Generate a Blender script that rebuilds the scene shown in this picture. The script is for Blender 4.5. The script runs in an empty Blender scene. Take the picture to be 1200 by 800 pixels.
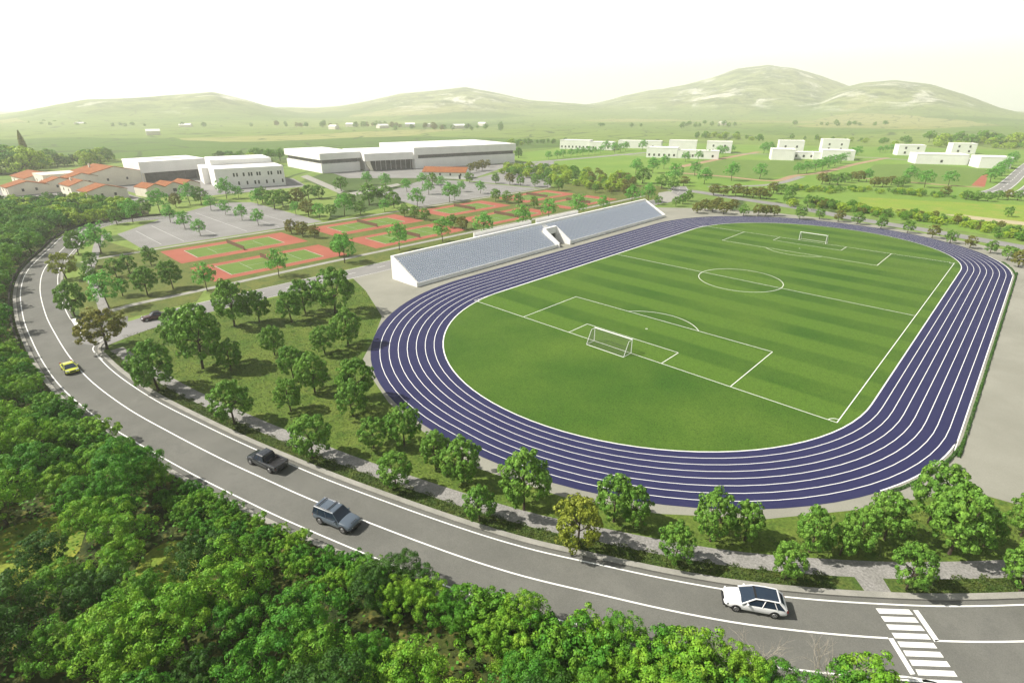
import bpy, bmesh, math, random
import numpy as np
from mathutils import Vector, noise as mnoise
R = math.radians
rng = np.random.default_rng(7)
random.seed(7)
scene = bpy.context.scene
COL = scene.collection

# ------------------------------------------------------------------ camera (solved from the pitch markings)
CX, CY, CZ, YAW, PIT, FPX = 78.273, -70.685, 36.824, -.762, .413, 626.83
_f = np.array([math.sin(YAW)*math.cos(PIT), math.cos(YAW)*math.cos(PIT), -math.sin(PIT)])
_r = np.array([math.cos(YAW), -math.sin(YAW), 0.])
_u = np.cross(_r, _f)
_C = np.array([CX, CY, CZ])
def ray(px, py): return _f*FPX + _r*(px-600) + _u*(400-py)
def G(px, py, z=0.):
    d = ray(px, py); p = _C + d*((z-CZ)/d[2]); return (float(p[0]), float(p[1]))
def PJ(x, y, z=0.):
    d = np.array([x, y, z])-_C; w = d@_f
    return 600+FPX*(d@_r)/w, 400-FPX*(d@_u)/w, w
def GP(l): return [G(*p) for p in l]
def hgt(x, y, top):
    lo, hi = 0., 60.
    for _ in range(40):
        m = (lo+hi)/2
        if PJ(x, y, m)[1] > top: lo = m
        else: hi = m
    return lo

# ------------------------------------------------------------------ tagging
def tag(o, label=None, cat=None, group=None, kind=None):
    if label: o['label'] = label
    if cat: o['category'] = cat
    if group: o['group'] = group
    if kind: o['kind'] = kind
    return o
def link(name, me, mat=None, parent=None):
    o = bpy.data.objects.new(name, me); COL.objects.link(o)
    if mat is not None and me is not None:
        for m in (mat if isinstance(mat, (list, tuple)) else [mat]): me.materials.append(m)
    if parent is not None: o.parent = parent
    return o
def empty(name, loc=(0,0,0), rz=0.):
    o = bpy.data.objects.new(name, None); COL.objects.link(o)
    o.location = loc; o.rotation_euler = (0,0,rz); o.empty_display_size = .3
    return o
def copy_tree(o, parent=None):
    c = o.copy(); COL.objects.link(c); c.parent = parent
    for ch in list(o.children): copy_tree(ch, c)
    return c

# ------------------------------------------------------------------ materials
def newmat(name):
    m = bpy.data.materials.new(name); m.use_nodes = True
    nt = m.node_tree; b = nt.nodes['Principled BSDF']
    return m, nt, b
def N(nt, t, **kw):
    n = nt.nodes.new(t)
    for k, v in kw.items(): setattr(n, k, v)
    return n
def flat(name, c, rough=.7, metal=0., spec=.3, coat=0.):
    m, nt, b = newmat(name)
    b.inputs['Base Color'].default_value = (*c, 1); b.inputs['Roughness'].default_value = rough
    b.inputs['Metallic'].default_value = metal; b.inputs['Specular IOR Level'].default_value = spec
    if coat: b.inputs['Coat Weight'].default_value = coat; b.inputs['Coat Roughness'].default_value = .05
    return m
def mix(nt, fac, a, b, mode='MIX'):
    n = N(nt, 'ShaderNodeMix', data_type='RGBA', blend_type=mode)
    for s, v in ((0, fac), (6, a), (7, b)):
        if hasattr(v, 'is_output'): nt.links.new(v, n.inputs[s])
        elif s == 0: n.inputs[0].default_value = v
        else: n.inputs[s].default_value = (*v, 1)
    return n.outputs[2]
def tex(nt, scale, detail=4, rough=.6, coord='world', dist=0.):
    if coord == 'world':
        src = N(nt, 'ShaderNodeNewGeometry').outputs['Position']
    else:
        src = N(nt, 'ShaderNodeTexCoord').outputs['Object']
    n = N(nt, 'ShaderNodeTexNoise'); n.inputs['Scale'].default_value = scale
    n.inputs['Detail'].default_value = detail; n.inputs['Roughness'].default_value = rough
    n.inputs['Distortion'].default_value = dist
    nt.links.new(src, n.inputs['Vector']); return n.outputs['Fac']
def ramp(nt, fac, p0, p1):
    n = N(nt, 'ShaderNodeMapRange'); n.inputs[1].default_value = p0; n.inputs[2].default_value = p1
    nt.links.new(fac, n.inputs[0]); return n.outputs[0]
def noisy(name, c1, c2, s1=.3, s2=6., c3=None, rough=.9, k2=.35, p=(.35,.65), bump=0., coord='world', spec=.2):
    """two colours in patches, and a finer grain over both"""
    m, nt, b = newmat(name)
    col = mix(nt, ramp(nt, tex(nt, s1, coord=coord), *p), c1, c2)
    if c3 is not None:
        col = mix(nt, ramp(nt, tex(nt, s1*3.3, 3, coord=coord), .52, .68), col, c3)
    g = tex(nt, s2, 3, .7, coord=coord)
    v = N(nt, 'ShaderNodeMapRange'); v.inputs[1].default_value = .25; v.inputs[2].default_value = .75
    v.inputs[3].default_value = 1-k2; v.inputs[4].default_value = 1+k2; nt.links.new(g, v.inputs[0])
    hs = N(nt, 'ShaderNodeHueSaturation'); nt.links.new(v.outputs[0], hs.inputs['Value']); nt.links.new(col, hs.inputs['Color'])
    nt.links.new(hs.outputs[0], b.inputs['Base Color'])
    b.inputs['Roughness'].default_value = rough; b.inputs['Specular IOR Level'].default_value = spec
    if bump:
        bp = N(nt, 'ShaderNodeBump'); bp.inputs['Strength'].default_value = bump; bp.inputs['Distance'].default_value = .1
        nt.links.new(g, bp.inputs['Height']); nt.links.new(bp.outputs[0], b.inputs['Normal'])
    return m
def leafmat(name, c1, c2, c3, trans=.25):
    """leaf colour differs from tree to tree, branch to branch and leaf to leaf"""
    m, nt, b = newmat(name)
    oi = N(nt, 'ShaderNodeObjectInfo'); ge = N(nt, 'ShaderNodeNewGeometry')
    col = mix(nt, oi.outputs['Random'], c1, c2)
    col = mix(nt, ramp(nt, tex(nt, .9, 2), .42, .68), col, c3)
    v = N(nt, 'ShaderNodeMapRange'); v.inputs[3].default_value = .6; v.inputs[4].default_value = 1.45
    nt.links.new(ge.outputs['Random Per Island'], v.inputs[0])
    hs = N(nt, 'ShaderNodeHueSaturation'); nt.links.new(v.outputs[0], hs.inputs['Value']); nt.links.new(col, hs.inputs['Color'])
    b.inputs['Roughness'].default_value = .6; b.inputs['Specular IOR Level'].default_value = .25
    nt.links.new(hs.outputs[0], b.inputs['Base Color'])
    t = N(nt, 'ShaderNodeBsdfTranslucent'); nt.links.new(hs.outputs[0], t.inputs['Color'])
    ms = N(nt, 'ShaderNodeMixShader'); ms.inputs[0].default_value = trans
    nt.links.new(b.outputs[0], ms.inputs[1]); nt.links.new(t.outputs[0], ms.inputs[2])
    nt.links.new(ms.outputs[0], nt.nodes['Material Output'].inputs['Surface'])
    return m

M = {}
M['asphalt'] = noisy('asphalt', (.122,.122,.108), (.154,.153,.136), .18, 11, c3=(.132,.132,.118), rough=.85, k2=.2)
M['asphalt_pale'] = noisy('asphalt_pale', (.20,.195,.185), (.24,.235,.225), .1, 9, k2=.1)
M['gutter'] = noisy('gutter', (.075,.072,.066), (.095,.09,.082), .5, 10, k2=.15)
M['kerb'] = noisy('kerb', (.25,.245,.215), (.32,.31,.275), .6, 8, k2=.15)
M['paint'] = noisy('paint', (.78,.78,.75), (.66,.66,.62), 1.2, 12, k2=.06, p=(.5,.8))
M['worn_paint'] = noisy('worn_paint', (.5,.5,.48), (.4,.4,.38), .5, 6, k2=.15)
M['concrete'] = noisy('concrete', (.225,.222,.182), (.275,.27,.225), .09, 5, k2=.08)
M['path'] = noisy('path', (.21,.205,.19), (.27,.26,.245), .5, 5, k2=.4)
M['lawn'] = noisy('lawn', (.070,.125,.016), (.115,.155,.026), .2, 3.2, c3=(.055,.105,.014), k2=.5, bump=.4)
M['verge'] = noisy('verge', (.05,.095,.016), (.095,.12,.026), .5, 4., c3=(.035,.075,.012), k2=.55, bump=.4)
M['park'] = noisy('park', (.085,.115,.024), (.125,.14,.032), .12, 2.4, c3=(.065,.10,.02), k2=.35, bump=.3)
M['field'] = noisy('field', (.12,.22,.03), (.16,.25,.04), .03, 1.2, k2=.18)
M['field_dark'] = noisy('field_dark', (.05,.09,.02), (.075,.12,.03), .05, 1.2, k2=.25)
M['field_yellow'] = noisy('field_yellow', (.20,.27,.03), (.15,.25,.03), .05, 1.5, c3=(.24,.26,.05), k2=.2)
M['sand'] = noisy('sand', (.42,.36,.22), (.36,.32,.2), .2, 3, k2=.15)
M['clay'] = noisy('clay', (.29,.088,.058), (.33,.108,.07), .15, 4, k2=.1)
M['court_green'] = noisy('court_green', (.10,.17,.03), (.125,.195,.035), .2, 4, k2=.12)
M['brown_path'] = noisy('brown_path', (.30,.19,.12), (.36,.24,.16), .2, 3, k2=.15)
M['track'] = noisy('track', (.020,.021,.070), (.024,.025,.078), .2, 8, k2=.1, rough=.75)
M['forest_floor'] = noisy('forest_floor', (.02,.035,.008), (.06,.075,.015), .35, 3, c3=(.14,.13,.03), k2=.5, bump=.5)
M['clearing'] = noisy('clearing', (.24,.25,.035), (.13,.20,.025), .4, 3, k2=.4, bump=.4)
M['white'] = noisy('white_render', (.80,.79,.76), (.74,.73,.70), .2, 2, k2=.04)
M['cream'] = noisy('cream_render', (.72,.68,.56), (.66,.62,.52), .3, 2, k2=.05)
M['terracotta'] = noisy('terracotta', (.22,.082,.034), (.28,.11,.043), .5, 5, k2=.25)
M['dark_glass'] = flat('dark_glass', (.03,.032,.035), .15, spec=.5)
M['facade_grey'] = noisy('facade_grey', (.10,.10,.095), (.16,.155,.15), .5, 1.5, k2=.2)
M['stand_conc'] = noisy('stand_concrete', (.70,.70,.68), (.76,.76,.74), .3, 4, k2=.06)
M['seat'] = flat('seat_plastic', (.44,.49,.58), .45)
M['bark'] = noisy('bark', (.055,.042,.03), (.09,.07,.05), 3, 14, k2=.3, coord='obj')
M['metal_white'] = flat('white_metal', (.8,.8,.8), .4)
M['net'] = flat('net_cord', (.12,.12,.12), .8)
M['court_net'] = flat('court_net', (.13,.07,.045), .9)
M['tyre'] = flat('tyre', (.018,.018,.019), .85)
M['rim'] = flat('rim', (.45,.45,.46), .35, .8)
M['carglass'] = flat('car_glass', (.018,.03,.05), .06, spec=.6)
M['lamp'] = flat('lamp_glass', (.7,.72,.75), .15)
M['tail'] = flat('tail_glass', (.3,.015,.012), .2)
M['dead_wood'] = noisy('dead_wood', (.26,.23,.19), (.34,.31,.26), 2, 12, k2=.25)
M['dark_trim'] = flat('dark_trim', (.02,.02,.022), .5)
M['barrier'] = noisy('barrier', (.045,.042,.036), (.07,.066,.055), .8, 6, k2=.2)

L_ROUND = leafmat('leaf_round', (.098,.235,.028), (.13,.27,.034), (.17,.31,.042))
L_AIRY = leafmat('leaf_airy', (.12,.35,.04), (.14,.39,.06), (.19,.42,.08), .35)
L_OLIVE = leafmat('leaf_olive', (.175,.185,.028), (.20,.185,.03), (.14,.17,.028))
L_YELLOW = leafmat('leaf_yellow', (.17,.22,.022), (.22,.26,.026), (.27,.31,.04))
L_LIME = leafmat('leaf_lime', (.21,.37,.02), (.28,.42,.03), (.36,.46,.04))
L_FOR1 = leafmat('leaf_forest', (.055,.21,.018), (.085,.26,.02), (.12,.29,.022))
L_FOR2 = leafmat('leaf_forest_light', (.08,.24,.018), (.11,.28,.02), (.17,.32,.025))
L_FOR3 = leafmat('leaf_forest_deep', (.03,.10,.012), (.045,.125,.015), (.065,.15,.018))
L_FOR4 = leafmat('leaf_forest_bright', (.12,.31,.02), (.17,.35,.022), (.23,.38,.03))
L_GROUND = leafmat('leaf_groundcover', (.05,.09,.016), (.07,.10,.02), (.10,.125,.024))

# ------------------------------------------------------------------ mesh helpers
class MB:
    def __init__(s): s.v = []; s.f = []
    def add(s, vs, fs):
        n = len(s.v); s.v += [tuple(map(float, v)) for v in vs]; s.f += [tuple(n+i for i in f) for f in fs]
    def box(s, x0, x1, y0, y1, z0, z1):
        s.add([(x0,y0,z0),(x1,y0,z0),(x1,y1,z0),(x0,y1,z0),(x0,y0,z1),(x1,y0,z1),(x1,y1,z1),(x0,y1,z1)],
              [(0,3,2,1),(4,5,6,7),(0,1,5,4),(1,2,6,5),(2,3,7,6),(3,0,4,7)])
    def prism(s, poly, axis, a, b):
        """polygon of 2-D points pushed along an axis from a to b"""
        def P(p, t): return {'x':(t,p[0],p[1]),'y':(p[0],t,p[1]),'z':(p[0],p[1],t)}[axis]
        n = len(poly)
        s.add([P(p,a) for p in poly]+[P(p,b) for p in poly],
              [tuple(range(n))[::-1], tuple(range(n,2*n))]+[(i,(i+1)%n,n+(i+1)%n,n+i) for i in range(n)])
    def tube(s, p, q, r0, r1=None, n=6):
        p, q = Vector(p), Vector(q); d = (q-p)
        if d.length < 1e-6: return
        r1 = r0 if r1 is None else r1
        a = d.orthogonal().normalized(); b = d.normalized().cross(a)
        vs = [tuple(p+(a*math.cos(t)+b*math.sin(t))*r0) for t in [2*math.pi*i/n for i in range(n)]]
        vs += [tuple(q+(a*math.cos(t)+b*math.sin(t))*r1) for t in [2*math.pi*i/n for i in range(n)]]
        s.add(vs, [(i,(i+1)%n,n+(i+1)%n,n+i) for i in range(n)]+[tuple(range(n))[::-1], tuple(range(n,2*n))])
    def mesh(s, name):
        me = bpy.data.meshes.new(name); me.from_pydata(s.v, [], s.f)
        bm = bmesh.new(); bm.from_mesh(me); bmesh.ops.recalc_face_normals(bm, faces=bm.faces[:]); bm.to_mesh(me); bm.free()
        me.update(); return me
    def build(s, name, mat, parent=None, bevel=0., smooth=False):
        me = s.mesh(name)
        if smooth:
            me.polygons.foreach_set('use_smooth', [True]*len(me.polygons))
        o = link(name, me, mat, parent)
        if bevel:
            b = o.modifiers.new('bevel', 'BEVEL'); b.width = bevel; b.segments = 2; b.limit_method = 'ANGLE'
        return o
def structure(name, me_or_mb, mat):
    me = me_or_mb.mesh(name) if isinstance(me_or_mb, MB) else me_or_mb
    o = tag(link(name, me, mat), kind='structure'); _n[0] += 1
    if name != 'ground': o.location.z = (_n[0] % 11)*.0005
    return o
_n = [0]
def sheet(name, poly, z, mat):
    """flat polygon sheet"""
    bm = bmesh.new()
    vs = [bm.verts.new((p[0], p[1], z)) for p in poly]
    f = bm.faces.new(vs)
    if f.normal.z < 0: f.normal_flip()
    bmesh.ops.triangulate(bm, faces=[f])
    me = bpy.data.meshes.new(name); bm.to_mesh(me); bm.free()
    return structure(name, me, mat)
def spline(pts, step=1.5, closed=False):
    """Catmull-Rom through the points, resampled"""
    P = [np.array(p, float) for p in pts]
    out = []
    n = len(P)
    for i in range(n if closed else n-1):
        if closed: a, b, c, d = P[i-1], P[i], P[(i+1)%n], P[(i+2)%n]
        else: a, b, c, d = P[max(i-1,0)], P[i], P[i+1], P[min(i+2,n-1)]
        k = max(2, int(np.hypot(*(c-b))/step))
        for t in np.arange(k)/k:
            out.append(.5*((2*b)+(-a+c)*t+(2*a-5*b+4*c-d)*t*t+(-a+3*b-3*c+d)*t**3))
    if not closed: out.append(P[-1])
    return np.array(out)
def normals(c):
    t = np.gradient(c, axis=0); t /= np.hypot(t[:,0], t[:,1])[:,None]
    return np.stack([-t[:,1], t[:,0]], 1)          # to the left of the direction of travel
def strip_mb(c, o0, o1, z, mb=None):
    mb = mb or MB(); n = normals(c); a = c+n*np.reshape(o0, (-1,1)); b = c+n*np.reshape(o1, (-1,1))
    k = len(c)
    vs = [(p[0],p[1],z) for p in a]+[(p[0],p[1],z) for p in b]
    mb.add(vs, [(i,i+1,k+i+1,k+i) for i in range(k-1)]); return mb
def kerb_mb(c, o0, o1, z0, z1, mb=None):
    mb = mb or MB(); n = normals(c); a = c+n*o0; b = c+n*o1; k = len(c); vs = []
    for i in range(k):
        vs += [(a[i,0],a[i,1],z0),(b[i,0],b[i,1],z0),(b[i,0],b[i,1],z1),(a[i,0],a[i,1],z1)]
    fs = [(4*i+j,4*i+(j+1)%4,4*(i+1)+(j+1)%4,4*(i+1)+j) for i in range(k-1) for j in range(4)]
    fs += [(0,1,2,3),(4*k-1,4*k-2,4*k-3,4*k-4)]
    mb.add(vs, fs); return mb
def quad_mesh(name, centers, nrm, size, jitter_shape=True):
    """many small leaf-sized quads"""
    n = len(centers)
    a = np.cross(nrm, rng.normal(size=(n,3))); a /= np.linalg.norm(a,axis=1)[:,None]+1e-9
    b = np.cross(nrm, a)
    sa = size*(.7+.6*rng.random((n,1))); sb = sa*(.55+.35*rng.random((n,1)))
    v = np.empty((n,4,3))
    v[:,0] = centers-a*sa; v[:,1] = centers-b*sb; v[:,2] = centers+a*sa; v[:,3] = centers+b*sb
    v[:,1] -= nrm*sa*.12; v[:,3] -= nrm*sa*.12
    me = bpy.data.meshes.new(name)
    me.vertices.add(4*n); me.vertices.foreach_set('co', v.reshape(-1))
    me.loops.add(4*n); me.loops.foreach_set('vertex_index', np.arange(4*n, dtype=np.int32))
    me.polygons.add(n); me.polygons.foreach_set('loop_start', np.arange(0,4*n,4, dtype=np.int32))
    me.polygons.foreach_set('loop_total', np.full(n,4,dtype=np.int32))
    me.update(calc_edges=True); return me

# ------------------------------------------------------------------ trees (built once per variant, about 1 m tall, then copied)
def unit(v): return v/(np.linalg.norm(v,axis=-1,keepdims=True)+1e-9)
def crown(name, nclump, per, leaf, cz, rx, rz, cr, lobes=1, inner=.55, droop=0., dense=1.):
    C = []
    lob = [np.array([0,0,cz])]
    if lobes > 1:
        lob = [np.array([math.cos(a)*rx*.48, math.sin(a)*rx*.48, cz+rz*random.uniform(-.35,.4)]) for a in [2*math.pi*(i+random.random()*.5)/lobes for i in range(lobes)]]+[np.array([0,0,cz+rz*.3])]
    tries = 0
    while len(C) < nclump and tries < nclump*60:
        tries += 1
        d = unit(rng.normal(size=3)); d[2] = d[2] if d[2] > -.8 else -d[2]
        k = inner+(1-inner)*rng.random()**.6
        l = lob[rng.integers(len(lob))]
        s = .62 if lobes > 1 else 1.
        p = l+d*np.array([rx*s, rx*s, rz*s])*k*(.85+.3*rng.random())
        if all(np.linalg.norm(p-q[0]) > cr*.62 for q in C) or rng.random() < .03: C.append((p, d))
    cs, ns = [], []
    for p, d in C:
        m = int(per*(.6+.8*rng.random())); r = cr*(.7+.6*rng.random())
        q = unit(rng.normal(size=(m,3))+d*.9+np.array([0,0,.35]))
        rad = (r*(.55+.45*rng.random((m,1))**.5))
        c = p+q*rad*np.array([1,1,.8]); c[:,2] -= droop*np.hypot(c[:,0],c[:,1])
        cs.append(c); ns.append(unit(q+rng.normal(size=(m,3))*.30))
    c = np.concatenate(cs); n = np.concatenate(ns)
    lo = c[:,2].min()
    if lo < .12: c[:,2] = np.where(c[:,2] < .12, .12+(.12-c[:,2])*.25, c[:,2])
    return quad_mesh(name, c, n, leaf), [p for p, d in C]
def trunk(name, tips, h, r, n=7, forks=8, lean=.03):
    mb = MB(); p = Vector((0,0,-.03)); k = Vector((random.uniform(-lean,lean),random.uniform(-lean,lean),h*.55)); q = Vector((k.x*1.6,k.y*1.2,h))
    mb.tube(p,(0,0,.03),r*1.5,r*1.08,n); mb.tube((0,0,.03),k,r*1.08,r*.8,n); mb.tube(k,q,r*.8,r*.35,n)
    for t in random.sample(tips, min(forks,len(tips))):
        s = k.lerp(q, random.random()*.8); t = Vector(t); m = s.lerp(t,.5)+Vector((0,0,-.02))
        mb.tube(s,m,r*.45,r*.3,5); mb.tube(m,t,r*.3,r*.1,5)
    me = mb.mesh(name); me.materials.append(M['bark']); return me
KIND = {}
def variants(key, leafs, count, name, cat, **kw):
    tk = {k: kw.pop(k) for k in list(kw) if k in ('th','tr','forks')}
    out = []
    for i in range(count):
        lm = leafs[i % len(leafs)]
        me, tips = crown('crown', **kw); me.materials.append(lm)
        out.append((me, trunk('trunk', tips, tk.get('th',.5), tk.get('tr',.022), forks=tk.get('forks',8))))
    KIND[key] = (out, name, cat)
variants('R', [L_ROUND], 5, 'round_tree', 'tree', nclump=125, per=52, leaf=.0225, cz=.55, rx=.42, rz=.40, cr=.078, inner=.70, th=.6, tr=.024)
variants('r', [L_ROUND], 4, 'small_round_tree', 'tree', nclump=60, per=34, leaf=.033, cz=.55, rx=.43, rz=.40, cr=.11, inner=.6, th=.6, tr=.026)
variants('O', [L_OLIVE], 3, 'olive_brown_tree', 'tree', nclump=90, per=46, leaf=.024, cz=.55, rx=.44, rz=.40, cr=.088, inner=.62, th=.6, tr=.026)
variants('Y', [L_YELLOW], 2, 'yellow_tree', 'tree', nclump=110, per=46, leaf=.021, cz=.55, rx=.43, rz=.40, cr=.08, inner=.64, th=.6, tr=.026)
variants('A', [L_AIRY], 4, 'feathery_tree', 'tree', nclump=62, per=30, leaf=.025, cz=.60, rx=.40, rz=.36, cr=.10, inner=.3, droop=.1, th=.75, tr=.016, forks=16)
variants('F', [L_FOR1, L_FOR2, L_FOR4, L_FOR3, L_FOR1, L_FOR4], 6, 'forest_tree', 'tree', nclump=100, per=125, leaf=.0128, cz=.56, rx=.47, rz=.39, cr=.088, lobes=5, inner=.75, th=.55, tr=.02)
variants('f', [L_FOR1, L_FOR2, L_FOR2, L_FOR3], 4, 'woodland_tree', 'tree', nclump=64, per=48, leaf=.026, cz=.55, rx=.50, rz=.40, cr=.11, lobes=4, inner=.7, th=.5, tr=.02)
variants('L', [L_LIME, L_FOR2], 3, 'lime_bush', 'bush', nclump=60, per=44, leaf=.042, cz=.40, rx=.66, rz=.52, cr=.16, lobes=3, inner=.65, th=.35, tr=.03)
variants('S', [L_FOR1, L_FOR4, L_FOR2], 4, 'roadside_shrub', 'shrub', nclump=70, per=70, leaf=.027, cz=.44, rx=.66, rz=.46, cr=.12, lobes=4, inner=.7, th=.3, tr=.03)
def conifer_variant():
    c, n = [], []
    for i in range(1400):
        t = rng.random(); rr = .13*math.sin(math.pi*min(1,(t*.92+.1)))**.7*(.7+.4*rng.random()); a = rng.random()*6.283
        d = np.array([math.cos(a), math.sin(a), .3]); c.append([rr*d[0], rr*d[1], .08+.92*t]); n.append(d+rng.normal(size=3)*.35)
    me = quad_mesh('crown', np.array(c), unit(np.array(n)), .03); me.materials.append(L_OLIVE)
    KIND['C'] = ([(me, trunk('trunk', [(0,0,.8)], .8, .02, forks=1))], 'tall_cypress', 'tree')
conifer_variant()
proto = {}
def plant(kind, x, y, h, label, group=None, z=0., wide=1.):
    vs, name, cat = KIND[kind]
    i = random.randrange(len(vs))
    if (kind, i) not in proto:
        t = empty(name); cr = link('crown', vs[i][0], None, t); tr = link('trunk', vs[i][1], None, t); proto[kind, i] = t
    else:
        t = copy_tree(proto[kind, i])
        for k in ('label','category','group'):
            if k in t: del t[k]
    t.location = (x, y, z); t.rotation_euler = (0, 0, random.uniform(0, 6.283)); w = h*wide*random.uniform(.84, .98)
    t.scale = (w, w, h)
    tag(t, label, cat, group); return t
def tree(kind, bx, by, top, label, group=None, wide=1., hmin=.6):
    x, y = G(bx, by); h = max(hmin, hgt(x, y, top))
    if kind == 'R': wide *= .92
    if kind == 'R' and bx > 690 and by > 550: wide *= .86; h *= .94
    return plant(kind, x, y, h, label, group, 0., wide)
ORD = 'first second third fourth fifth sixth seventh eighth ninth tenth eleventh twelfth thirteenth fourteenth fifteenth sixteenth seventeenth eighteenth nineteenth twentieth'.split()
def row(kind, pts, look, place, group, wide=1.):
    """a row of trees, told apart by their order along it, left to right"""
    pts = sorted(pts, key=lambda p: p[0])
    for i, p in enumerate(pts):
        k = p[3] if len(p) > 3 else kind
        pos = 'leftmost' if i == 0 else 'rightmost' if i == len(pts)-1 else ORD[i]+' from left'
        tree(k, p[0], p[1], p[2], f'{look} {place}, {pos}', group, wide)

# ------------------------------------------------------------------ GROUND AND HILLS
def ridge_profile(pts, dist):
    az, hh = [], []
    for px, py in pts:
        d = ray(px, py); az.append(math.atan2(d[0], d[1])); hh.append(CZ + dist*d[2]/math.hypot(d[0], d[1]))
    return np.array(az), np.array(hh)
RIDGES = [
 (2500, 1250, [(-420,122),(-250,124),(-120,128),(0,136),(40,128),(70,122),(100,117),(160,115),(200,112),(250,109),(290,118),(310,124),(345,131),(390,139)]),
 (3100, 1500, [(240,140),(300,129),(330,126.5),(370,127),(400,125),(430,119),(470,110),(510,106),(545,102),(580,109),(620,118),(680,122),(720,126),(790,138)]),
 (3900, 2000, [(600,138),(640,128),(700,121),(730,113),(760,107),(800,101),(835,92),(865,82),(900,78),(930,82),(960,91),(1000,104),(1050,116),(1120,135)]),
 (3300, 1600, [(900,140),(940,126),(985,104),(1010,98),(1050,95),(1090,99),(1130,111),(1170,126),(1210,136),(1300,136),(1500,128),(1700,126)]),
]
def terrain():
    azs = np.concatenate([np.linspace(YAW-.95, YAW+.95, 330), np.linspace(YAW+.95, YAW-.95+2*math.pi, 60)[1:-1]])
    rad = np.concatenate([[30,120,300,500,700,850], np.geomspace(950, 6600, 90)])
    Az, Rd = np.meshgrid(azs, rad, indexing='ij')
    X = CX+np.sin(Az)*Rd; Y = CY+np.cos(Az)*Rd
    Z = np.zeros_like(X)
    prof = [(d, w, *ridge_profile(p, d)) for d, w, p in RIDGES]
    for i in range(len(azs)):
        a = (azs[i]+math.pi) % (2*math.pi)-math.pi
        for j in range(len(rad)):
            r = rad[j]
            if r < 900: continue
            z = 0.
            v = Vector((X[i,j]/620., Y[i,j]/620., 3.))
            n = mnoise.fractal(v, .9, 2.1, 6)
            for d, w, pa, ph in prof:
                if a < pa[0] or a > pa[-1]: H = 0.
                else: H = float(np.interp(a, pa, ph))
                H = max(H, 0.)
                t = (r-(d-w))/w if r < d else 1-(r-d)/(w*1.4)
                t = min(max(t, 0), 1); s = t*t*(3-2*t)
                s = s**1.25
                z = max(z, H*s*(1+.5*n*(1-s)+.035*n))
            k = min(1, (r-900)/500)
            z = max(z, 0)+k*3.5*max(0, mnoise.fractal(v*1.7, .8, 2, 4)+.15)
            Z[i,j] = z
    na, nr = X.shape
    vs = [(CX, CY, 0.)]+[(X[i,j], Y[i,j], Z[i,j]) for i in range(na) for j in range(nr)]
    idx = lambda i, j: 1+(i % na)*nr+j
    fs = [(0, idx(i+1,0), idx(i,0)) for i in range(na)]
    fs += [(idx(i,j), idx(i+1,j), idx(i+1,j+1), idx(i,j+1)) for i in range(na) for j in range(nr-1)]
    me = bpy.data.meshes.new('ground'); me.from_pydata(vs, [], fs)
    bm = bmesh.new(); bm.from_mesh(me); bmesh.ops.recalc_face_normals(bm, faces=bm.faces[:])
    if sum(f.normal.z for f in bm.faces) < 0: bmesh.ops.reverse_faces(bm, faces=bm.faces[:])
    bm.to_mesh(me); bm.free()
    me.polygons.foreach_set('use_smooth', [True]*len(me.polygons)); me.update()
    # farmland material: field patches, hedges, scrub on the slopes, bare rock
    m, nt, b = newmat('farmland')
    geo = N(nt, 'ShaderNodeNewGeometry')
    wv = N(nt, 'ShaderNodeTexNoise'); wv.inputs['Scale'].default_value = .0035; nt.links.new(geo.outputs['Position'], wv.inputs['Vector'])
    mm = N(nt, 'ShaderNodeVectorMath', operation='MULTIPLY_ADD'); mm.inputs[1].default_value = (160,160,0)
    nt.links.new(wv.outputs['Color'], mm.inputs[0]); nt.links.new(geo.outputs['Position'], mm.inputs[2])
    mp = N(nt, 'ShaderNodeMapping'); mp.inputs['Scale'].default_value = (.0042,.0026,0); mp.inputs['Rotation'].default_value = (0,0,.5)
    nt.links.new(mm.outputs[0], mp.inputs['Vector'])
    vo = N(nt, 'ShaderNodeTexVoronoi'); vo.inputs['Scale'].default_value = 1.; nt.links.new(mp.outputs[0], vo.inputs['Vector'])
    sep = N(nt, 'ShaderNodeSeparateColor'); nt.links.new(vo.outputs['Color'], sep.inputs[0])
    col = mix(nt, sep.outputs[0], (.12,.19,.045), (.18,.24,.06))
    col = mix(nt, ramp(nt, sep.outputs[1], .72, .8), col, (.26,.27,.10))
    col = mix(nt, ramp(nt, sep.outputs[2], .78, .82), col, (.085,.15,.03))
    ed = N(nt, 'ShaderNodeTexVoronoi', feature='DISTANCE_TO_EDGE'); nt.links.new(mp.outputs[0], ed.inputs['Vector'])
    col = mix(nt, ramp(nt, ed.outputs['Distance'], .035, .015), col, (.06,.095,.03))
    # scrub on the hills
    z = N(nt, 'ShaderNodeSeparateXYZ'); nt.links.new(geo.outputs['Position'], z.inputs[0])
    hill = ramp(nt, z.outputs['Z'], 8, 60)
    scrub = mix(nt, ramp(nt, tex(nt, .011, 9, .78), .45, .56), (.24,.27,.10), (.022,.05,.012))
    rock = mix(nt, ramp(nt, tex(nt, .0052, 10, .74, dist=.8), .54, .63), scrub, (.66,.64,.56))
    mu = N(nt, 'ShaderNodeMath', operation='MULTIPLY'); nt.links.new(hill, mu.inputs[0]); mu.inputs[1].default_value = .85
    col = mix(nt, mu.outputs[0], col, rock)
    g = tex(nt, .35, 6, .75)
    hs = N(nt, 'ShaderNodeHueSaturation'); v = N(nt, 'ShaderNodeMapRange'); v.inputs[1].default_value = .3; v.inputs[2].default_value = .7
    v.inputs[3].default_value = .75; v.inputs[4].default_value = 1.25; nt.links.new(g, v.inputs[0])
    nt.links.new(v.outputs[0], hs.inputs['Value']); nt.links.new(col, hs.inputs['Color'])
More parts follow.
